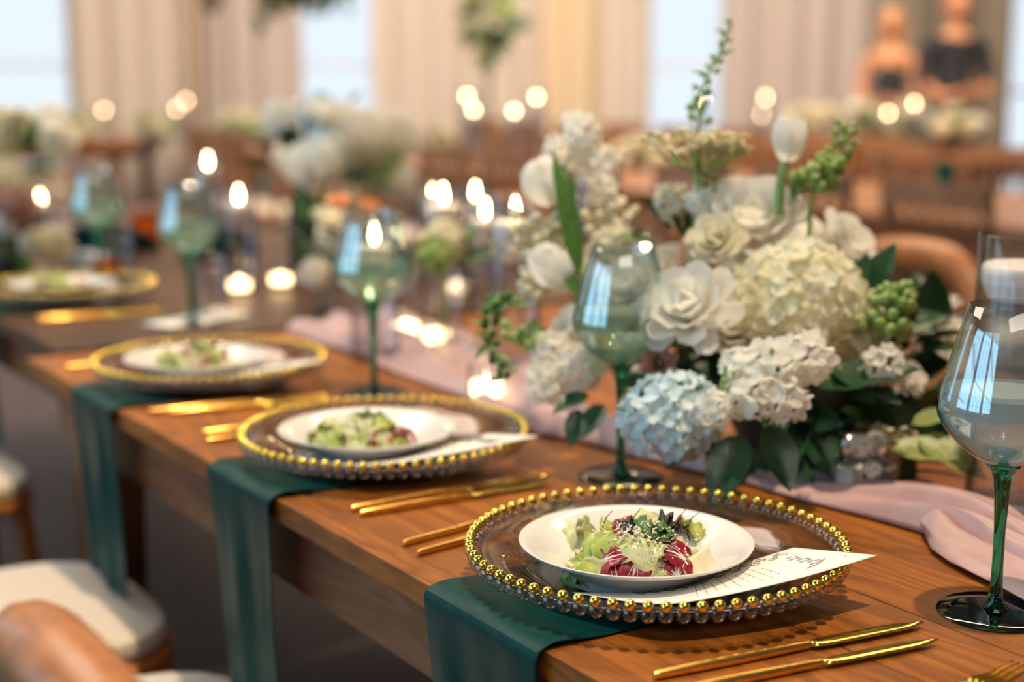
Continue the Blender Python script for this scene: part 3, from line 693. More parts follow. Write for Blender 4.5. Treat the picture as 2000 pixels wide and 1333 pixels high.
# ------------------------------------------------------------------ runner
def runner():
    near = [(-1.2, .43), (-.5, .45), (-.1, .452), (.011, .476), (.238, .455), (.461, .418), (.589, .388), (.853, .425), (1.0, .432), (1.2, .45), (1.46, .45)]
    def ip(u):
        for (a, va), (b, vb) in zip(near, near[1:]):
            if u <= b: k = (u-a)/(b-a); k = k*k*(3-2*k); return va+(vb-va)*k
        return near[-1][1]
    def fn(a, b):
        u = -1.19+b*(1.455+1.19); wv = .072+.14*min(1, max(0, (u-.5)/.4))+.02*sin(u*5+1)+.01*sin(u*13); v = ip(u) + wv*a
        e = min(1, a*9)*min(1, (1-a)*9)
        x = a*3+.5*sin(u*3.1)+.25*sin(u*7.7+1)
        hgt = abs(sin(x*2.6+.7*sin(u*4)))**1.6*.022 + abs(sin(x*5.3+1.7+1.2*sin(u*6+2)))*.007
        hgt *= 1-.62*math.exp(-((u-.21)/.10)**2)
        ext = math.exp(-((u-.03)/.09)**2)*.012*math.exp(-((a-.35)/.3)**2)
        return (v, u, .0018 + e*(hgt+ext) + .0015*(1-e))
    o = MB().grid(fn, 44, 230).build('table_runner', RUNNER); o.location = T(0, 0); o.rotation_euler = (0, 0, RZ); solid(o, .0008)
    tag(o, 'dusty pink chiffon runner bunched along the middle of the front table', 'table runner')
    # the tail that twists off toward the viewer at the right edge
    path = [(.045, .500, .020), (.020, .478, .024), (-.005, .462, .019), (-.04, .452, .015), (-.09, .442, .013), (-.16, .42, .012), (-.26, .40, .012), (-.4, .38, .01)]
    def ft(a, b):
        k = b*(len(path)-1); i = min(int(k), len(path)-2); f = k-i
        p = Vec(path[i]).lerp(Vec(path[i+1]), f); w_ = .020+.018*b
        ang = 2*pi*a
        return (p.y + w_*cos(ang)*(1+.14*sin(ang*3+b*9)), p.x, max(.0012, p.z*.5 + p.z*.62*sin(ang)*(1+.25*sin(ang*4+b*7))))
    MB().grid(ft, 28, 40).build('loose_tail', RUNNER, o)
runner()

# ------------------------------------------------------------------ flowers
def petal_mb(w_, h_, cup, flare, seed, n=6):
    r = random.Random(seed); p = r.uniform(0, 6)
    def fn(a, b):
        x = (a-.5)*2; wv = w_*(.35+.65*sin(min(1, b*1.25)*pi*.5))*(1-.25*max(0, b-.8)/.2*x*x)
        ang = x*wv/h_*1.15
        rad = h_*.55
        z = b*h_*(1-.10*x*x) ; out = cup*sin(b*pi*.5)*h_*.5 + flare*max(0, b-.6)**2*h_*3.0 + .03*h_*sin(x*5+p)*b
        return (sin(ang)*rad*.9*(.6+.4*b), (cos(ang)-1)*rad*.8 + out, z)
    return MB().grid(fn, n, n)
def rose_meshes(m):
    return [petal_mb(.80, 1, .16+.12*k, .02+.13*k, k).mesh('petal', m) for k in range(5)]
ROSE = {}
def rose(parent, p, n, size, m, seed, count=(3, 5, 6, 7, 6), wide=1.0):
    if m.name not in ROSE: ROSE[m.name] = rose_meshes(m)
    r = random.Random(seed); rot = basis(n, roll=r.uniform(0, 6))
    heart = MB().lathe([(0, 0), (.05, .02), (.10, .14), (.11, .35), (.07, .50), (0, .53)], 12)
    c = heart.build('rose', m, parent, mtx=M4(rot, p, size))
    off = 0
    for L_, k_ in enumerate(count):
        for k in range(k_):
            a = 2*pi*(k+off)/k_ + r.uniform(-.12, .12)
            tilt = [.03, .12, .25, .42, .66][L_]*wide*r.uniform(.88, 1.12); h = [.66, .70, .70, .66, .58][L_]
            mt = Matrix.Rotation(a, 4, 'Z') @ Matrix.Translation((0, .05+.045*L_, .0)) @ Matrix.Rotation(-tilt, 4, 'X') @ Matrix.Scale(h*r.uniform(.95, 1.05), 4)
            place('petal', ROSE[m.name][L_], c, mtx=mt)
        off += .5
    return c
def floret_mb(s, seed, n=4):
    r = random.Random(seed); mb = MB()
    for k in range(n):
        a = 2*pi*k/n + r.uniform(-.2, .2); ca, sa = cos(a), sin(a); up = r.uniform(.1, .45)
        def fn(x, y):
            w_ = .58*s*sin(pi*(.12+.8*y))**.8; l = s*y; q = (x-.5)*2*w_
            return (ca*l - sa*q, sa*l + ca*q, up*l + .25*s*y*y*(1 if k % 2 else .6) - .4*q*q/s)
        mb.grid(fn, 2, 3)
    return mb
FL = [floret_mb(1, k) for k in range(6)]
FL5 = [floret_mb(1, 20+k, 5) for k in range(5)]
def cluster(parent, name, p, size, m, seed, n=110, fs=.011, squash=(1, 1, 1), fl=FL, n0=None, core=True):
    r = random.Random(seed); mb = MB(); nn = Vec(n0).normalized() if n0 else None
    for k in range(n):
        z = 1-2*(k+.5)/n; a = k*2.39996; q = math.sqrt(max(0, 1-z*z)); d = Vec((q*cos(a), q*sin(a), z))
        if nn and d.dot(nn) < -.45: continue
        pos = Vec((d.x*squash[0], d.y*squash[1], d.z*squash[2]))*size*r.uniform(.86, 1.06)
        mb.xf(M4(basis(d + Vec((r.uniform(-.4, .4), r.uniform(-.4, .4), r.uniform(-.4, .4))), roll=r.uniform(0, 6)), pos, fs*r.uniform(.8, 1.15)), fl[k % len(fl)])
    core_ = MB().ball((0, 0, 0), size*.80, 12, 8)
    if core: mb.add([(x*squash[0], y*squash[1], z*squash[2]) for x, y, z in core_.v], core_.f)
    return mb.build(name, m, parent, loc=p)
LEAF_ME = {}
def leaf_mesh(kind):
    if kind not in LEAF_ME:
        wd, cl, m = {'dark': (.52, .25, LEAFD), 'mid': (.40, .3, LEAFM), 'long': (.17, .35, LEAFM), 'var': (.6, .2, LEAFY), 'tiny': (.5, .2, LEAFM)}[kind]
        def fn(a, b):
            w_ = wd*.5*(sin(pi*b**.8))**.85; x = (a-.5)*2*w_
            return (x, b, .28*abs(x) - cl*b*b*.6 + .012*sin(b*14)*abs(a-.5)*2)
        LEAF_ME[kind] = MB().grid(fn, 4, 8).mesh('leaf', m)
    return LEAF_ME[kind]
def leaf(parent, kind, p, d, size, n=(0, -.4, 1), name='leaf'):
    d = Vec(d).normalized(); x = d.cross(Vec(n)).normalized(); z = x.cross(d)
    rot = Matrix((x, d, z)).transposed()
    return place(name, leaf_mesh(kind), parent, mtx=M4(rot, p, size))
def stem(parent, pts, r0, r1=None, m=STEMG):
    n = len(pts); r1 = r1 or r0
    return MB().tube(pts, [r0+(r1-r0)*k/(n-1) for k in range(n)], 7).build('stem', m, parent)
def tulip(parent, p, d, w_, h_, seed, m=PETAL):
    rot = basis(d, roll=seed); c = MB().ball((0, 0, .3), .16, 8, 6, 1.4).build('tulip', CREAM, parent, mtx=M4(rot, p, h_))
    for k in range(6):
        a = 2*pi*k/6; inner = k % 2
        def fn(x, y):
            q = (x-.5)*2; rad = (w_/h_)*.56*(sin(pi*(.08+.70*y))**.6)*(1-.08*inner)
            an = q*.72*(1-.45*max(0, (y-.7)/.3)**2)
            return (sin(an)*rad, cos(an)*rad, y*(1-.0*inner) - .02)
        MB().grid(fn, 6, 8).build('petal', m, c, mtx=Matrix.Rotation(a, 4, 'Z'))
    return c
def buds(parent, pts, seed, n, s0, s1, m=BUDG, spread=.012, name='bud_spray'):
    r = random.Random(seed); mb = MB(); m_ = len(pts)-1
    for k in range(n):
        f = (k+.5)/n*m_; i = min(int(f), m_-1); p = Vec(pts[i]).lerp(Vec(pts[i+1]), f-i); s = s0+(s1-s0)*k/n
        a = k*2.4; sp = spread*(1-.6*k/n)
        q = p + Vec((cos(a)*sp, sin(a)*sp, r.uniform(-.3, .3)*sp))
        b = MB().ball((0, 0, 0), s, 7, 6, 1.35); mb.xf(M4(basis(Vec((cos(a), sin(a), 1))), q), b)
        mb.tube([p - Vec((0, 0, sp*.3)), q], .0009, 4)
    return mb.build(name, m, parent)
def umbel(parent, p, wd, seed, m=LACE, n=34, base=None):
    r = random.Random(seed); mb = MB(); st = MB(); base = base or Vec((0, 0, -.06))
    for k in range(n):
        a = k*2.4; q = wd*math.sqrt((k+.5)/n); c = Vec((q*cos(a), q*sin(a), .010*r.uniform(-1, 1) - .10*q*q/wd))
        for j in range(7): mb.xf(M4(basis((r.uniform(-.5, .5), r.uniform(-.5, .5), 1), roll=j), c + Vec((r.uniform(-.007, .007), r.uniform(-.007, .007), r.uniform(-.003, .004))), .0048), FL5[j % 5])
        st.tube([base, base.lerp(c, .6) + Vec((0, 0, -.008)), c], .0007, 4)
    o = mb.build('lace_flower', m, parent, loc=p); st.build('stem', STEMG, o)
    return o

# the main centerpiece: everything relative to its bowl on the table
FC = T(.34, .60)
fa = thing('flower_centerpiece', 'large low centerpiece of white roses, hydrangea, tulips and dark leaves', 'flower arrangement', FC)
def F(px, py, d): return at(px, py, d) - FC
MB().lathe([(0, 0), (.055, 0), (.06, .004), (.075, .03), (.092, .062), (.095, .07), (.090, .07), (.0, .062)], 40).build('bowl', CERAMIC, fa)
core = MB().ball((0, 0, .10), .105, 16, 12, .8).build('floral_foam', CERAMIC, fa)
UPN = Vec((0, 0, 1))
def out(p, k=.55): q = Vec(p) - Vec((0, 0, .09)); return (q.normalized()*k + Vec((0, -.35, .55))).normalized()
def rose_px(px, py, d, dia, seed, n=None, m=PETAL, wide=1.0):
    p = F(px, py, d); n = n or out(p); size = dia/FPX*d*.70
    rose(fa, p - Vec(n)*size*.30, n, size, m, seed, wide=wide)
rose_px(1466, 432, 1.67, 215, 1, (-.05, -.68, .72))
rose_px(1345, 600, 1.55, 185, 2, (-.35, -.72, .60))
rose_px(1425, 640, 1.60, 150, 21, (.1, -.7, .6))
rose_px(1648, 482, 1.72, 150, 3, (.55, -.5, .62))
rose_px(1552, 462, 1.74, 130, 4, (.1, -.4, .9))
rose_px(1235, 560, 1.66, 135, 5, (-.45, -.6, .6))
rose_px(1300, 520, 1.72, 110, 51, (-.3, -.4, .8))
rose_px(1398, 470, 1.63, 110, 6, (-.3, -.75, .5), CREAM)
rose_px(1288, 712, 1.56, 74, 7, (-.1, -.8, .45), MAUVE, .6)
rose_px(1772, 742, 1.60, 84, 8, (.5, -.7, .45), PETAL, .5)
rose_px(1120, 640, 1.72, 96, 9, (-.6, -.55, .5))
rose_px(1545, 660, 1.56, 95, 10, (.0, -.85, .45), CREAM)
def cl(name, px, py, d, dia, m, seed, n, fs, sq=(1, 1, 1), fl=FL, core=True):
    return cluster(fa, name, F(px, py, d), dia/FPX*d*.5, m, seed, n, fs, sq, fl, n0=(0, -1, .4), core=core)
cl('hydrangea', 1560, 595, 1.60, 250, HYDR, 1, 190, .0125, (1, .9, .92))
cl('hydrangea', 1640, 640, 1.62, 150, HYDR, 2, 90, .0115)
cl('hydrangea', 1315, 815, 1.50, 180, HYDB, 3, 120, .0105, (1.05, .9, .9))
cl('hydrangea', 1690, 660, 1.60, 110, CREAM, 4, 60, .0105)
for k, (px, py, d, dia) in enumerate([(1505, 735, 1.47, 110), (1570, 700, 1.47, 90), (1460, 770, 1.46, 90), (1530, 780, 1.45, 80), (1395, 800, 1.45, 62), (1440, 715, 1.49, 60), (1725, 715, 1.52, 70), (1080, 690, 1.68, 70), (1135, 728, 1.65, 70), (1070, 745, 1.66, 70), (1160, 700, 1.66, 60), (1140, 262, 1.78, 62), (1098, 300, 1.79, 58), (1170, 318, 1.79, 62), (1122, 240, 1.80, 40), (1178, 370, 1.77, 50), (1683, 872, 1.55, 38), (1712, 862, 1.57, 34), (1704, 918, 1.535, 28), (1200, 480, 1.72, 70), (1315, 395, 1.70, 60), (1370, 395, 1.68, 50)]):
    cl('stock_floret_cluster', px, py, d, dia, PETAL if k not in (19, 20) else CREAM, 30+k, 26, dia/FPX*d*.25, (1, 1, 1), FL5, core=False)
# tall elements
p = [F(1520, 420, 1.64), F(1522, 370, 1.635), F(1535, 305, 1.63)]; stem(fa, p, .0062, .0058); tulip(fa, F(1538, 312, 1.63), (.02, -.15, 1), .036, .048, .3)
leaf(fa, 'long', F(1545, 420, 1.65), (.12, .1, 1), .05, (0, -1, .1))
p = [F(1190, 640, 1.70), F(1150, 600, 1.70), F(1110, 555, 1.70)]; stem(fa, p, .004); tulip(fa, F(1106, 556, 1.70), (-.62, -.35, .75), .042, .056, 1.3)
p = [F(1150, 560, 1.74), F(1105, 450, 1.76), F(1080, 390, 1.76)]; stem(fa, p, .004); tulip(fa, F(1078, 392, 1.76), (-.35, -.45, .9), .050, .052, 2.3)
leaf(fa, 'long', F(1130, 540, 1.72), (-.15, -.05, 1), .150, (.3, -1, .1)); leaf(fa, 'long', F(1180, 640, 1.69), (-.45, -.1, .7), .11, (.2, -1, .3))
leaf(fa, 'mid', F(1105, 420, 1.74), (.02, 0, 1), .062, (.5, -1, .1))
p = [F(1365, 430, 1.68), F(1362, 340, 1.68), F(1365, 290, 1.68)]; stem(fa, p, .0035); umbel(fa, F(1352, 272, 1.68), .062, 1, base=Vec((.008, 0, -.04)))
umbel(fa, F(1418, 285, 1.66), .026, 2, n=14, base=Vec((-.02, 0, -.03)))
p = [F(1350, 640, 1.70), F(1358, 430, 1.70), F(1366, 240, 1.69), F(1362, 200, 1.69), F(1385, 140, 1.69), F(1410, 95, 1.69), F(1428, 35, 1.69)]
stem(fa, p, .0030, .0012); buds(fa, p[2:], 5, 26, .0046, .0022, BUDG, .011, 'delphinium_buds')
for a_, b_ in (((1378, 150), (-1, 0, .5)), ((1408, 110), (1, 0, .6)), ((1420, 70), (-.8, 0, .5)), ((1370, 190), (1, 0, .3))): leaf(fa, 'tiny', F(*a_, 1.69), b_, .018)
p = [F(1580, 500, 1.66), F(1582, 420, 1.66), F(1590, 370, 1.66), F(1610, 330, 1.66), F(1640, 300, 1.66), F(1655, 240, 1.66)]
stem(fa, p, .0032, .0014); buds(fa, p[2:], 6, 44, .0062, .0034, BUDG, .022, 'snapdragon_buds')
buds(fa, [F(1575, 350, 1.65), F(1640, 310, 1.65)], 66, 18, .0066, .0055, BUDG, .018, 'snapdragon_buds')
for a_, b_ in (((1650, 290), (1, 0, .5)), ((1580, 380), (-1, 0, .4)), ((1612, 365), (1, 0, .1)), ((1655, 262), (-.7, 0, .7))): leaf(fa, 'tiny', F(*a_, 1.66), b_, .024)
p = [F(1700, 720, 1.58), F(1720, 650, 1.57), F(1745, 590, 1.56), F(1755, 555, 1.56)]; stem(fa, p, .003); buds(fa, p[1:], 7, 40, .0075, .0050, BUDG, .026, 'snapdragon_buds')
p = [F(1380, 470, 1.70), F(1375, 400, 1.70), F(1390, 340, 1.70)]; buds(fa, p, 8, 26, .0055, .004, BUDG, .018, 'snapdragon_buds')
p = [F(1010, 600, 1.66), F(975, 575, 1.64), F(955, 620, 1.63), F(960, 680, 1.62), F(985, 740, 1.61)]; stem(fa, p, .0018); buds(fa, p[1:], 9, 22, .0052, .0034, LEAFM, .010, 'trailing_buds')
for k in range(12):
    f = k/11*3.99; i = int(f); q = p[i].lerp(p[i+1], f-i); leaf(fa, 'tiny', q, (rnd.choice((-1, 1)), -.3, rnd.uniform(-.7, .4)), rnd.uniform(.016, .026))
buds(fa, [F(1040, 420, 1.76), F(1060, 500, 1.76), F(1040, 580, 1.74)], 12, 46, .0075, .006, LACE, .03, 'cream_bud_spray')
buds(fa, [F(1010, 640, 1.70), F(1060, 680, 1.68)], 13, 22, .006, .005, BUDG, .022, 'green_bud_spray')
buds(fa, [F(1190, 400, 1.78), F(1180, 500, 1.76)], 14, 30, .007, .006, LACE, .03, 'cream_bud_spray')
buds(fa, [F(1705, 842, 1.61), F(1745, 825, 1.61)], 15, 18, .0045, .0035, LACE, .022, 'pale_seed_heads')
o = umbel(fa, F(1720, 838, 1.61), .040, 9, n=18, base=Vec((.005, .02, -.04)))
# leaves
for (px, py, d, dv, sz, kd) in [(1690, 590, 1.66, (.35, 0, .9), .075, 'dark'), (1655, 590, 1.66, (.2, 0, .6), .06, 'dark'), (1600, 760, 1.53, (.9, -.2, .35), .105, 'dark'), (1690, 700, 1.60, (.6, -.2, .6), .06, 'dark'), (1560, 800, 1.60, (.3, -.5, -.55), .09, 'dark'), (1620, 825, 1.66, (-.6, -.5, -.5), .075, 'mid'), (1640, 800, 1.62, (.8, -.4, -.2), .07, 'mid'),
        (1790, 855, 1.56, (.6, -.5, -.25), .085, 'var'), (1740, 880, 1.55, (.9, -.3, .05), .075, 'var'), (1780, 830, 1.57, (.7, -.2, .3), .05, 'var'), (1765, 880, 1.62, (.1, -.2, -.9), .05, 'dark'), (1400, 860, 1.50, (.1, -.6, -.6), .07, 'dark'), (1450, 850, 1.48, (-.4, -.5, -.6), .085, 'dark'),
        (1150, 770, 1.62, (-.7, -.4, -.2), .050, 'dark'), (1180, 790, 1.60, (-.5, -.6, -.5), .050, 'dark'), (1130, 800, 1.61, (-.2, -.5, -.7), .045, 'dark'), (1250, 760, 1.57, (-.3, -.6, -.5), .06, 'dark'), (1345, 470, 1.70, (-.35, 0, .9), .06, 'dark'), (1310, 450, 1.71, (-.5, 0, .7), .055, 'dark'), (1280, 480, 1.70, (-.7, 0, .3), .05, 'mid'), (1490, 520, 1.66, (.3, -.4, .4), .05, 'dark'), (1425, 540, 1.66, (-.2, -.5, -.3), .055, 'dark'),
        (1620, 720, 1.54, (.7, -.5, -.2), .085, 'dark'), (1500, 830, 1.48, (.2, -.6, -.6), .075, 'dark'), (1515, 868, 1.58, (.4, -.3, -.3), .06, 'dark'), (1585, 850, 1.66, (.7, -.1, -.1), .06, 'dark'), (1420, 700, 1.55, (.4, -.6, .3), .06, 'dark'), (1720, 620, 1.62, (.5, 0, .8), .055, 'dark'), (1300, 640, 1.60, (-.6, -.5, .1), .06, 'dark'), (1425, 862, 1.60, (.3, -.3, -.7), .055, 'dark'), (1560, 880, 1.62, (.5, -.2, -.3), .055, 'dark'), (1500, 870, 1.62, (-.3, -.3, -.5), .06, 'dark'), (1370, 850, 1.60, (-.6, -.3, -.4), .055, 'dark'), (1610, 835, 1.64, (.7, -.2, .1), .07, 'dark'), (1660, 780, 1.62, (.8, -.2, .1), .08, 'dark'), (1590, 800, 1.60, (.2, -.4, -.5), .07, 'dark')]:
    leaf(fa, kd, F(px, py, d), dv, sz)
for k in range(90):
    a = rnd.uniform(0, 2*pi); e = rnd.uniform(-.15, .9); rr = .115*rnd.uniform(.8, 1.15)
    d = Vec((cos(a)*cos(e), sin(a)*cos(e), sin(e))); p = Vec((0, 0, .075)) + Vec((d.x*rr*1.25, d.y*rr, d.z*rr*.9))
    leaf(fa, 'dark', p, (d + Vec((rnd.uniform(-.6, .6), rnd.uniform(-.6, .6), rnd.uniform(-.5, .5)))), rnd.uniform(.05, .085), d)
for px in (1330, 1352): stem(fa, [F(px, 520, 1.70), F(px+5, 460, 1.70), F(px, 420, 1.70)], .003, m=PEACH if px == 1330 else STEMG)
for px, py in ((1405, 760), (1425, 745), (1410, 735), (1530, 730), (1500, 700)): stem(fa, [F(px, py+70, 1.47), F(px, py+20, 1.46), F(px+8, py-20, 1.45)], .0032, .002)

# other flowers
def small_arr(label, loc, items, vase, seed, group=None, leaves=20, spread=.09, vz=.12):
    r = random.Random(seed); t = thing('flower_arrangement', label, 'flower arrangement', loc, r.uniform(0, 6), group)
    if vase: MB().lathe([(0, 0), (vase[0], 0), (vase[0]*1.05, .004), (vase[0], vase[1]), (vase[0]-.003, vase[1]), (vase[0]-.003, .006), (0, .006)], 24).build('vase', vase[2], t)
    for kind, p, s, m in items:
        p = Vec(p); n = (p - Vec((0, 0, vz-.06))).normalized()
        MB().tube([(0, 0, .02), Vec((p.x*.4, p.y*.4, p.z*.6)), p], .0016, 5).build('stem', STEMG, t)
        if kind == 'rose': rose(t, p, n, s, m, r.randint(0, 999), (3, 4, 5, 6))
        elif kind == 'cl': cluster(t, 'blossom', p, s, m, r.randint(0, 999), 30, s*.42, fl=FL5)
        elif kind == 'hyd': cluster(t, 'hydrangea', p, s, m, r.randint(0, 999), 70, s*.22)
        elif kind == 'bud': buds(t, [p*.8, p], r.randint(0, 99), 16, s*.3, s*.2, m, s)
    for k in range(leaves):
        a = r.uniform(0, 6.28); e = r.uniform(-.3, 1.2); d = Vec((cos(a)*cos(e), sin(a)*cos(e), sin(e)))
        leaf(t, r.choice(('dark', 'mid', 'dark')), Vec((0, 0, vz)) + d*spread*r.uniform(.3, .9), d + Vec((0, 0, r.uniform(-.4, .5))), r.uniform(.05, .09), d.cross(Vec((.3, .5, .2))) + Vec((0, -.3, .6)))
    return t
def tpt(px, py, z=TZ): r_ = ray(px, py); k = (z-CAM_Z)/r_.z; return Vec((0, 0, CAM_Z)) + r_*k
# bud vases on the front table
q = T(1.13, .585)
small_arr('small clear bottle with a yellow green flower head among the candles', q, [('hyd', (0, 0, .185), .034, LACE), ('cl', (.035, 0, .165), .024, LACE), ('cl', (-.035, .01, .165), .026, BUDG)], (.019, .10, CLEAR), 3, leaves=8, spread=.04, vz=.14)
q = T(1.60, .60)
small_arr('clear bud vase with one round cream rose left of the third wine glass', q, [('rose', (-.02, -.02, .165), .058, CREAM), ('cl', (-.07, 0, .09), .025, PETAL), ('cl', (.06, 0, .14), .026, PETAL)], (.022, .12, CLEAR), 4, leaves=12, spread=.06, vz=.13)
q = T(1.40, .56)
small_arr('slim bud vase with peach blooms above the third wine glass', at(752, 620, 2.75)*Vec((1, 1, 0)).to_tuple()[0] if False else q, [('rose', (-.03, 0, .21), .034, PEACH), ('rose', (.03, .01, .22), .036, PEACH), ('rose', (.0, .0, .19), .032, PEACH)], (.016, .13, CLEAR), 5, leaves=4, spread=.05, vz=.15)
def big(label, px, py_base, seed, m1, depth=None, scale=1.0, group=None, v=None, tall=.14, z=TZ):
    r = random.Random(seed); p = at(px, 300, depth); loc = Vec((p.x, p.y, z))
    it = []
    for k in range(16):
        a = r.uniform(0, 6.28); e = r.uniform(-.1, 1.35); d = Vec((cos(a)*cos(e)*1.25, sin(a)*cos(e), sin(e)*.9)); q = Vec((0, 0, tall)) + d*.14*r.uniform(.75, 1.15)
        kind = ('rose', 'cl', 'cl', 'hyd', 'bud')[k % 5]
        it.append((kind, q, {'rose': .055, 'cl': .036, 'hyd': .055, 'bud': .03}[kind], m1[k % len(m1)] if kind != 'bud' else BUDG))
    t = small_arr(label, loc, it, (.06, max(.05, tall-.06), CERAMIC), seed, group, leaves=26, spread=.15, vz=tall)
    t.scale = (scale,)*3
    return t
big('wide blurred white blossom arrangement on the darker table beyond the bud vase', 620, 0, 20, (PETAL, PETAL, HYDB, PETAL), 3.35, 1.15, tall=.20)
big('blurred white and green arrangement at the left edge of the picture', 25, 0, 21, (PETAL, CREAM, PETAL), 3.9, 1.2, tall=.16)
big('low blurred pinkish cream flowers at the left edge, in front of the taller arrangement', -5, 0, 22, (PETAL, CREAM, MAUVE), 3.3, .8, tall=.08)
# flower behind the front glass at the right
q = T(.31, .80)
small_arr('white flower in a slim vase behind the front wine glass', q, [('rose', (-.02, -.02, .125), .040, PETAL), ('rose', (.015, 0, .145), .05, PETAL)], (.02, .10, CLEAR), 8, leaves=6, spread=.05, vz=.12)
# far tables: flowers, candles
gB = 'flowers on the second row of tables'
for k, (px, dep, ms) in enumerate([(1250, 6.1, (PETAL, CREAM)), (860, 7.9, (CREAM, LACE)), (1120, 6.7, (PETAL, LACE))]):
    r_ = ray(px, 300); p = on_v(px, 250, 3.95)
    big(['small blurred flowers behind the tall cylinder on the second row', 'blurred yellow cream flowers behind the flame cluster on the second row', 'blurred pale flowers behind the tulips on the second row', 'small blurred flowers farthest along the second row'][k], 1000 + (p.x/p.y)*2800, 0, 40+k, ms, p.y, .7, tall=.08)
for k, px in enumerate((1600, 1700, 1800, 1895)):
    p = on_v(px, 200, 6.55+.2*(k % 2)); big(['yellow green flowers on the farthest table behind the white tulip', 'cream flowers on the farthest table in front of the two people', 'white flowers on the farthest table in front of the man', 'pale flowers at the right end of the farthest table'][k], 1000+(p.x/p.y)*2790, 0, 50+k, (LACE, CREAM) if k == 0 else (PETAL, CREAM), p.y, .95, tall=.15)
for k, px in enumerate((70, 150, 300, 470)):
    p = at(px, 240, 10.75); big(['greenery at the left end of the far left table', 'greenery right of the first bokeh candle on the far left table', 'olive greenery in the middle of the far left table', 'greenery at the right end of the far left table'][k], px, 0, 60+k, (LACE, BUDG, CREAM), 10.75, 1.0, tall=.06)
BOK = [(203, 217, 'd', 'leftmost soft candle disc before the windows'), (345, 212, 'd', 'soft candle disc, left one of an overlapping pair'), (363, 197, 'd', 'soft candle disc, right one of an overlapping pair'), (577, 213, 'b', 'soft candle disc left of the second window'), (689, 235, 'b', 'soft candle disc under the second window'), (912, 190, 'b', 'faint candle disc below the green topiary'), (925, 217, 'b', 'bright candle disc below the green topiary'),
       (1004, 216, 'b', 'soft candle disc right of the topiary, lower of two'), (1048, 190, 'b', 'soft candle disc right of the topiary, upper of two'), (1372, 195, 'c', 'candle disc behind the tall flower stalk'), (1495, 192, 'c', 'candle disc left of the tulip, upper of two'), (1487, 225, 'c', 'candle disc left of the tulip, lower of two'), (1735, 220, 'c', 'candle disc below the woman'), (1786, 203, 'c', 'candle disc below the man')]
for px, py, w_, nm in BOK:
    p = on_v(px, py, 3.4) if w_ == 'b' else on_v(px, py, 6.02 if py != 225 else 6.2) if w_ == 'c' else at(px, py, 10.9)
    wt = round(p.z-TZ-.03, 2)
    floating('glass cylinder under the ' + nm, nm, (p.x, p.y, TZ), .045, round(wt+.08, 3), wt, .036, .03, fl=1.0, far=True)

# ------------------------------------------------------------------ chairs
def rr_sheet(wx, wy, z0, z1, r, top=.012):
    mb = MB(); n = 40; rings = [(1-.03, z0), (1, z0+.008), (1, z1-top), (.985, z1-top*.4), (.93, z1), (.5, z1+.006)]
    vs, fs = [], []
    for k, z in rings:
        for i in range(n):
            a = 2*pi*i/n; p = 3.6; c, s = cos(a), sin(a)
            d = (abs(c)**p + abs(s)**p)**(-1/p); vs.append((wx*k*c*d, wy*k*s*d, z))
    for j in range(len(rings)-1):
        for i in range(n): a, b = j*n+i, j*n+(i+1) % n; fs.append((a, b, b+n, a+n))
    fs.append(tuple(reversed(range(n)))); fs.append(tuple(range((len(rings)-1)*n, len(rings)*n)))
    return mb.add(vs, fs)
def cross_chair(label, loc, rz, m=CHAIR_WOOD, group='cross back chairs'):
    t = thing('cross_back_chair', label, 'chair', loc, rz, group)
    rr_sheet(.215, .215, .415, .440, .1, .006).build('seat', m, t)
    rr_sheet(.205, .205, .4405, .475, .1).build('seat_cushion', CUSHION, t)
    for sy in (-1, 1):
        MB().tube([(.17, .16*sy, .42), (.19, .175*sy, .2), (.20, .18*sy, 0)], [.019, .016, .013], 10).build('leg', m, t)
        MB().tube([(-.175, .165*sy, .43), (-.20, .18*sy, .2), (-.225, .19*sy, 0)], [.019, .017, .013], 10).build('leg', m, t)
    pts = []
    for k in range(25):
        a = pi*k/24; c_ = cos(a); y = .212*math.copysign(abs(c_)**.72, c_); zz = .43 + .425*min(1, (max(0, sin(a))**.45)); pts.append((-.185-.075*(zz-.43)/.46*1.0 - .03*sin(a), y, zz))
    MB().tube(pts, [.016+.014*sin(pi*k/24) for k in range(25)], 12, squash=1.0).build('back_frame', m, t)
    for sy in (-1, 1):
        MB().tube([(-.20, .18*sy, .46), (-.235, .07*sy, .58), (-.255, -.06*sy, .71), (-.27, -.165*sy, .785)], .011, 8).build('cross_slat', m, t)
    MB().tube([(.19, .175, .2), (.0, .165, .2), (-.2, .18, .2)], .010, 8).build('stretcher', m, t); MB().tube([(.19, -.175, .2), (.0, -.165, .2), (-.2, -.18, .2)], .010, 8).build('stretcher', m, t)
    return t
ch = cross_chair('wooden cross back chair whose curved rail shows in the lower left corner', T(-.07, -.105, 0), RZ)
dup(ch, T(.60, -.16, 0), RZ, 'ivory cushioned chair at the second place setting, only its seat corner showing', 'cross back chairs')
dup(ch, T(1.10, -.155, 0), RZ, 'ivory cushioned chair at the third place setting, lit seat at left', 'cross back chairs')
dup(ch, T(1.95, -.11, 0), RZ, 'shadowed chair at the left edge beside the darker table, nearer of two', 'cross back chairs')
dup(ch, T(2.6, -.09, 0), RZ, 'shadowed chair at the left edge beside the darker table, farther of two', 'cross back chairs')
cf = dup(ch, T(1.13, 1.43, 0), RZ+pi, 'wooden chair with a pale back pad across the table, orange rail right of the centerpiece', 'cross back chairs')
o = MB().grid(lambda a, b: (-.222-.06*b-.012*sin(pi*a), (a-.5)*.33, .50+.27*b), 10, 8).build('back_pad', CUSHION, cf); solid(o, .02)
dup(ch, T(1.75, 1.44, 0), RZ+pi, 'cross back chair across the table hidden behind the centerpiece', 'cross back chairs')
dup(ch, T(2.6, 1.42, 0), RZ+pi, 'cross back chair across the darker table behind the flames', 'cross back chairs')

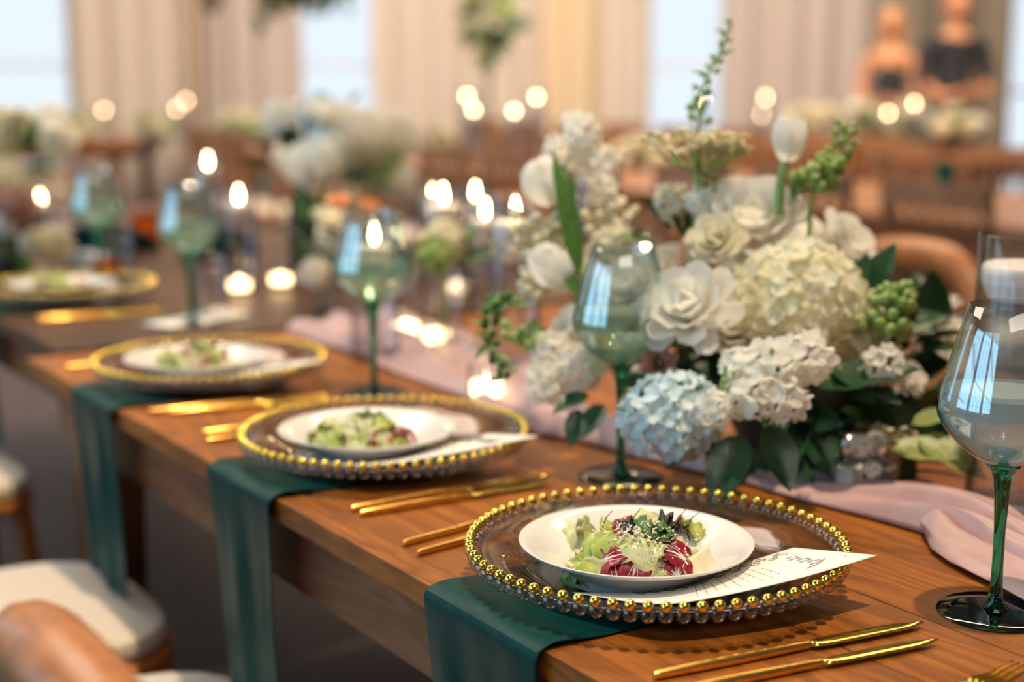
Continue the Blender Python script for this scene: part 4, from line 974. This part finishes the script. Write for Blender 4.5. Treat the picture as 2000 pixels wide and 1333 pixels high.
def spindle_chair(label, loc, rz, m=DARK_WOOD, group='brown spindle chairs of the far rows'):
    t = thing('spindle_back_chair', label, 'chair', loc, rz, group)
    MB().box(-.2, .2, -.2, .2, .42, .45).build('seat', m, t, smooth=False)
    rr_sheet(.19, .19, .4505, .48, .1).build('seat_cushion', CUSHION, t)
    for sx, sy in ((.17, .17), (.17, -.17)): MB().tube([(sx, sy, .42), (sx+.015, sy*1.05, 0)], [.017, .013], 8).build('leg', m, t)
    for sy in (-1, 1): MB().tube([(-.24, .18*sy, 0), (-.18, .18*sy, .43), (-.215, .185*sy, .92)], [.014, .017, .015], 8).build('back_post', m, t)
    MB().box(-.232, -.205, -.185, .185, .845, .915).build('top_rail', m, t, smooth=False)
    MB().box(-.205, -.183, -.18, .18, .56, .59).build('lower_rail', m, t, smooth=False)
    for k in range(6): y = -.14+.056*k; MB().tube([(-.194, y, .585), (-.217, y, .85)], .010, 8).build('spindle', m, t)
    for sy in (-1, 1): MB().tube([(.175, .172*sy, .2), (-.20, .18*sy, .2)], .010, 6).build('stretcher', m, t)
    return t
sp = spindle_chair('brown spindle chair nearest in the second row, right of the centerpiece', T(1.88, 2.86, 0), RZ)
gS = 'brown spindle chairs of the far rows'
ORD = 'second third fourth fifth sixth seventh eighth ninth tenth eleventh twelfth'.split()
for k in range(1, 11): dup(sp, T(1.88+.56*k, 2.86+.03*(k % 3), 0), RZ+.05*(k % 2), 'brown spindle chair on the near side of the second row, %s from the right' % ORD[k-1], gS)
for k in range(9): dup(sp, T(3.3+.53*k, 4.50, 0), RZ+pi, 'brown spindle chair across the second row table, %s' % ('rightmost there' if k == 0 else ORD[k-1] + ' from the right'), gS)
for k in range(8): dup(sp, T(4.62+.56*k, 5.62, 0), RZ, 'brown spindle chair in front of the farthest table, %s' % ('rightmost there' if k == 0 else ORD[k-1] + ' from the right'), gS)
for k in range(4): dup(sp, Vec((-4.95+.6*k, 10.0, 0)), pi/2, 'brown spindle chair before the far left table, %s' % ('leftmost there' if k == 0 else ORD[k-1] + ' from the left'), gS)
nk = make_napkin('dark green napkin hanging on the farthest table, left one of two', 4.6, .30, 8); nk.location = on_v(1712, 275, 5.9)*1; nk.location.z = TZ
nk2 = make_napkin('dark green napkin hanging on the farthest table, right one of two', 4.6, .30, 9); nk2.location = on_v(1842, 278, 5.9)*1; nk2.location.z = TZ
# dark green napkins folded upright on the far side of the darker table
def folded(label, px, py, u_guess, wd, ht, m):
    p = tpt(px, py); t = thing('folded_napkin', label, 'napkin', (p.x, p.y, TZ), RZ)
    o = MB().grid(lambda a, b: ((a-.5)*wd*(1-.25*b)+.01*sin(b*5), .035*sin(a*9)*(1-b*.6)+.02*b, .001+b*ht*(1-.3*abs(a-.5)*2)), 20, 10).build('cloth', m, t); solid(o, .006)
folded('dark green napkin standing behind the farther blurred wine glass', 205, 500, 3, .30, .085, SATIN)
folded('dark green napkin standing behind the nearer blurred wine glass', 430, 505, 2.5, .22, .09, SATIN)
folded('pale blue linen folded low at left on the darker table', 180, 520, 2.5, .17, .035, BLUEW)
# amber holder and gold votive
def votive(label, px, py, r, h, m):
    p = tpt(px, py); t = thing('votive_holder', label, 'candle holder', (p.x, p.y, TZ), 0)
    MB().lathe([(0, 0), (r*.85, 0), (r, h*.4), (r*.95, h), (r*.88, h), (r*.92, h*.4), (r*.8, .006), (0, .006)], 28).build('glass', m, t)
    MB().lathe([(0, .007), (r*.7, .007), (r*.7, h*.55), (0, h*.55)], 20).build('wax', WAX, t)
votive('small amber votive holder on the darker table', 210, 545, .032, .045, AMBER)
votive('golden votive holder between the two blurred wine glasses', 288, 470, .045, .075, AMBER)

# ------------------------------------------------------------------ hanging and standing greens
def foliage_ball(parent, c, rad, n, seed, sq=(1, 1, 1), size=(.07, .13), whites=0):
    r = random.Random(seed)
    for k in range(n):
        a = r.uniform(0, 6.28); e = math.asin(r.uniform(-1, 1)); d = Vec((cos(a)*cos(e), sin(a)*cos(e), sin(e)))
        p = Vec(c) + Vec((d.x*sq[0], d.y*sq[1], d.z*sq[2]))*rad*r.uniform(.4, 1)
        leaf(parent, r.choice(('dark', 'mid', 'var')), p, d + Vec((r.uniform(-.6, .6), r.uniform(-.6, .6), r.uniform(-.8, .3))), r.uniform(*size), d.cross(Vec((.3, .2, .6)))+Vec((0, -.5, .4)))
    for k in range(whites):
        a = r.uniform(0, 6.28); e = r.uniform(-.6, .6); d = Vec((cos(a)*cos(e)*sq[0], sin(a)*cos(e)*sq[1], sin(e)*sq[2]))
        cluster(parent, 'blossom', Vec(c)+d*rad, .035, PETAL, seed+k, 18, .02, fl=FL5)
P_ = at(592, -20, 9.0)
g = thing('hanging_garland', 'leafy garland with white blooms hanging at the top before the second window', 'garland', P_)
foliage_ball(g, (0, 0, .03), .22, 90, 1, (1.45, .8, .55), whites=6); foliage_ball(g, (-.28, 0, -.12), .09, 24, 2, (.9, .7, 1.2)); foliage_ball(g, (.22, 0, .02), .10, 24, 3)
MB().lathe([(.30, -.012), (.312, 0), (.30, .012), (.288, 0), (.30, -.012)], 32).build('ring', DARKMETAL, g)
for k in range(3):
    a = k*2.094; MB().tube([(.3*cos(a), .3*sin(a), 0), (0, 0, 2.2)], .004, 5).build('suspension_cord', DARKMETAL, g)
P_ = on_v(955, 40, 3.95)
g = thing('topiary_stand', 'tall stand with a round green topiary on the second row', 'topiary', (P_.x, P_.y, TZ))
h = P_.z-TZ
MB().lathe([(0, 0), (.09, 0), (.09, .012), (.02, .02), (.013, .05), (.012, h-.1), (.05, h-.06), (0, h-.05)], 20).build('stand', DARKMETAL, g)
foliage_ball(g, (0, 0, h+.02), .17, 120, 5, (1, .9, .85), (.07, .11)); foliage_ball(g, (.0, 0, h-.14), .07, 20, 6)
P_ = at(422, 230, 11.0)
g = thing('lamp_stand', 'slim grey lamp stand with a dark finial before the pinkish drape', 'lamp stand', (P_.x, P_.y, 0))
MB().lathe([(0, 0), (.16, 0), (.16, .02), (.03, .05), (.022, .1), (.022, 1.72), (.03, 1.74), (0, 1.75)], 20).build('pole', mat('grey_pole', (.36, .31, .29), (.40, .35, .33), .5, .2), g)
MB().lathe([(0, 1.70), (.055, 1.72), (.075, 1.78), (.07, 1.9), (.03, 1.97), (0, 1.98)], 20).build('finial', DARKMETAL, g)

# ------------------------------------------------------------------ the two people beyond the farthest table
def skin_mesh(name, m, parent, verts, edges, root=0, lv=2):
    me = bpy.data.meshes.new(name); me.from_pydata([v[:3] for v in verts], edges, []); me.materials.append(m)
    o = place(name, me, parent); md = o.modifiers.new('skin', 'SKIN')
    for i, v in enumerate(verts):
        sv = me.skin_vertices[0].data[i]; rr = v[3] if isinstance(v[3], tuple) else (v[3], v[3]); sv.radius = rr; sv.use_root = i == root
    sb = o.modifiers.new('subsurf', 'SUBSURF'); sb.levels = sb.render_levels = lv; md.use_smooth_shade = True
    return o
def person(label, loc, rz, H, hair, long_hair, top_m, sleeves, male):
    t = thing('person', label, 'person', loc, rz); s = H/1.75
    sh = .19 if male else .165
    V_ = [(0, 0, .96, (.15, .11)), (0, 0, 1.12, (.125 if male else .11, .09)), (0, .01, 1.30, (.155 if male else .13, .10)), (0, .0, 1.42, (.12, .075)), (0, 0, 1.50, .052), (0, -.01, 1.56, .05),
          (sh, 0, 1.41, .055), (sh+.05, -.02, 1.15, .042), (sh-.03, -.19, 1.06, .034), (sh-.14, -.26, 1.09, .027), (-sh, 0, 1.41, .055), (-sh-.05, -.02, 1.15, .042), (-sh+.03, -.18, 1.04, .034), (-sh+.14, -.26, 1.07, .027),
          (.09, 0, .86, .085), (.10, -.01, .48, .058), (.10, .01, .08, .040), (.10, -.10, .035, .035), (-.09, 0, .86, .085), (-.10, -.01, .48, .058), (-.10, .01, .08, .040), (-.10, -.10, .035, .035)]
    E_ = [(0, 1), (1, 2), (2, 3), (3, 4), (4, 5), (3, 6), (6, 7), (7, 8), (8, 9), (3, 10), (10, 11), (11, 12), (12, 13), (0, 14), (14, 15), (15, 16), (16, 17), (0, 18), (18, 19), (19, 20), (20, 21)]
    t.scale = (s, s, s)
    body = skin_mesh('body', SKIN, t, V_, E_)
    for sx in (1, -1):
        for k in range(5):
            b = Vec((sx*(sh-.14), -.26, 1.08)); dd = Vec((-sx*.045-.0*k, -.030+.0*k, .022-.012*k)) if k < 4 else Vec((-sx*.015, -.03, .035))
            skin_mesh('finger', SKIN, body, [(*b, .011), (*(b+dd), .009), (*(b+dd*1.7+Vec((0, .012, -.008))), .007)], [(0, 1), (1, 2)], lv=1)
    head = MB().ball((0, 0, 0), .1, 20, 16, 1.18)
    for i, (x, y, z) in enumerate(head.v):
        k = 1-.22*max(0, -z/.118); yy = y*1.05*(1 - (.0)) ; head.v[i] = (x*.80*k, yy*k if y < 0 else yy, z)
    hd = head.build('head', SKIN, t, loc=(0, -.015, 1.665))
    for sx in (1, -1):
        MB().ball((sx*.030, -.088, .005), .011, 8, 6).build('eye', EYE, hd); MB().ball((sx*.081, .005, -.005), .022, 8, 6, 1.4).build('ear', SKIN, hd)
    MB().add([(0, -.098, .012), (-.014, -.093, -.030), (.014, -.093, -.030), (0, -.122, -.028)], [(0, 1, 3), (0, 3, 2), (1, 2, 3), (0, 2, 1)]).build('nose', SKIN, hd)
    MB().ball((0, -.085, -.058), .020, 8, 6, .35).build('mouth', LIP, hd)
    hr = MB().ball((0, .016, .022), .106, 18, 14, 1.12); hr.v = [(x*.88, max(y, -.035 - .05*(z > .06)), z) for x, y, z in hr.v]
    if long_hair: hr.ball((0, .085, .05), .05, 10, 8); hr.tube([(.075, .02, 0), (.082, .03, -.08), (.07, .035, -.17)], [.03, .034, .012], 8); hr.tube([(-.075, .02, 0), (-.082, .03, -.08), (-.07, .035, -.17)], [.03, .034, .012], 8)
    hr.build('hair', hair, hd)
    g = 1.14
    tv = [V_[0][:3]+((.165, .125),), V_[1][:3]+((.14 if male else .12, .102),), V_[2][:3]+((.172 if male else .14, .115),), (0, 0, 1.41, (.135 if male else .10, .088))]; te = [(0, 1), (1, 2), (2, 3)]
    if sleeves:
        for sx in (1, -1):
            n = len(tv); tv += [(sx*sh, 0, 1.405, .070), (sx*(sh+.05), -.02, 1.15, .058), (sx*(sh+.02), -.09, 1.11, .050)]; te += [(3, n), (n, n+1), (n+1, n+2)]
    skin_mesh('shirt' if male else 'dress_top', top_m, t, tv, te)
    if male:
        skin_mesh('trousers', BLACKC, t, [(0, 0, 1.03, (.175, .135)), (0, 0, .93, (.185, .145)), (0, 0, .85, (.16, .13))], [(0, 1), (1, 2)])
        for sx in (1, -1): skin_mesh('trouser_leg', BLACKC, t, [(sx*.075, 0, .95, .11), (sx*.10, -.01, .5, .078), (sx*.10, .01, .09, .062)], [(0, 1), (1, 2)])
    else: MB().lathe([(.13, 1.02), (.17, .9), (.22, .5), (.25, .28), (.24, .28), (.12, 1.0)], 28).build('skirt', top_m, t)
    for sx in (1, -1): MB().ball((sx*.10, -.05, .045), .052, 10, 8, .8).build('shoe', BLACKC, t)
    return t
pw = at(1738, 150, 11.0); pm = at(1862, 150, 10.6)
person('blond woman in a sleeveless black dress with bare arms, standing behind the farthest table', (pw.x, pw.y, 0), -.35, 1.70, HAIRB, True, BLACKC, False, False)
person('man in a black short sleeved shirt, forearm across his body, right of the woman', (pm.x, pm.y, 0), .1, 1.82, HAIRD, False, BLACKC, True, True)
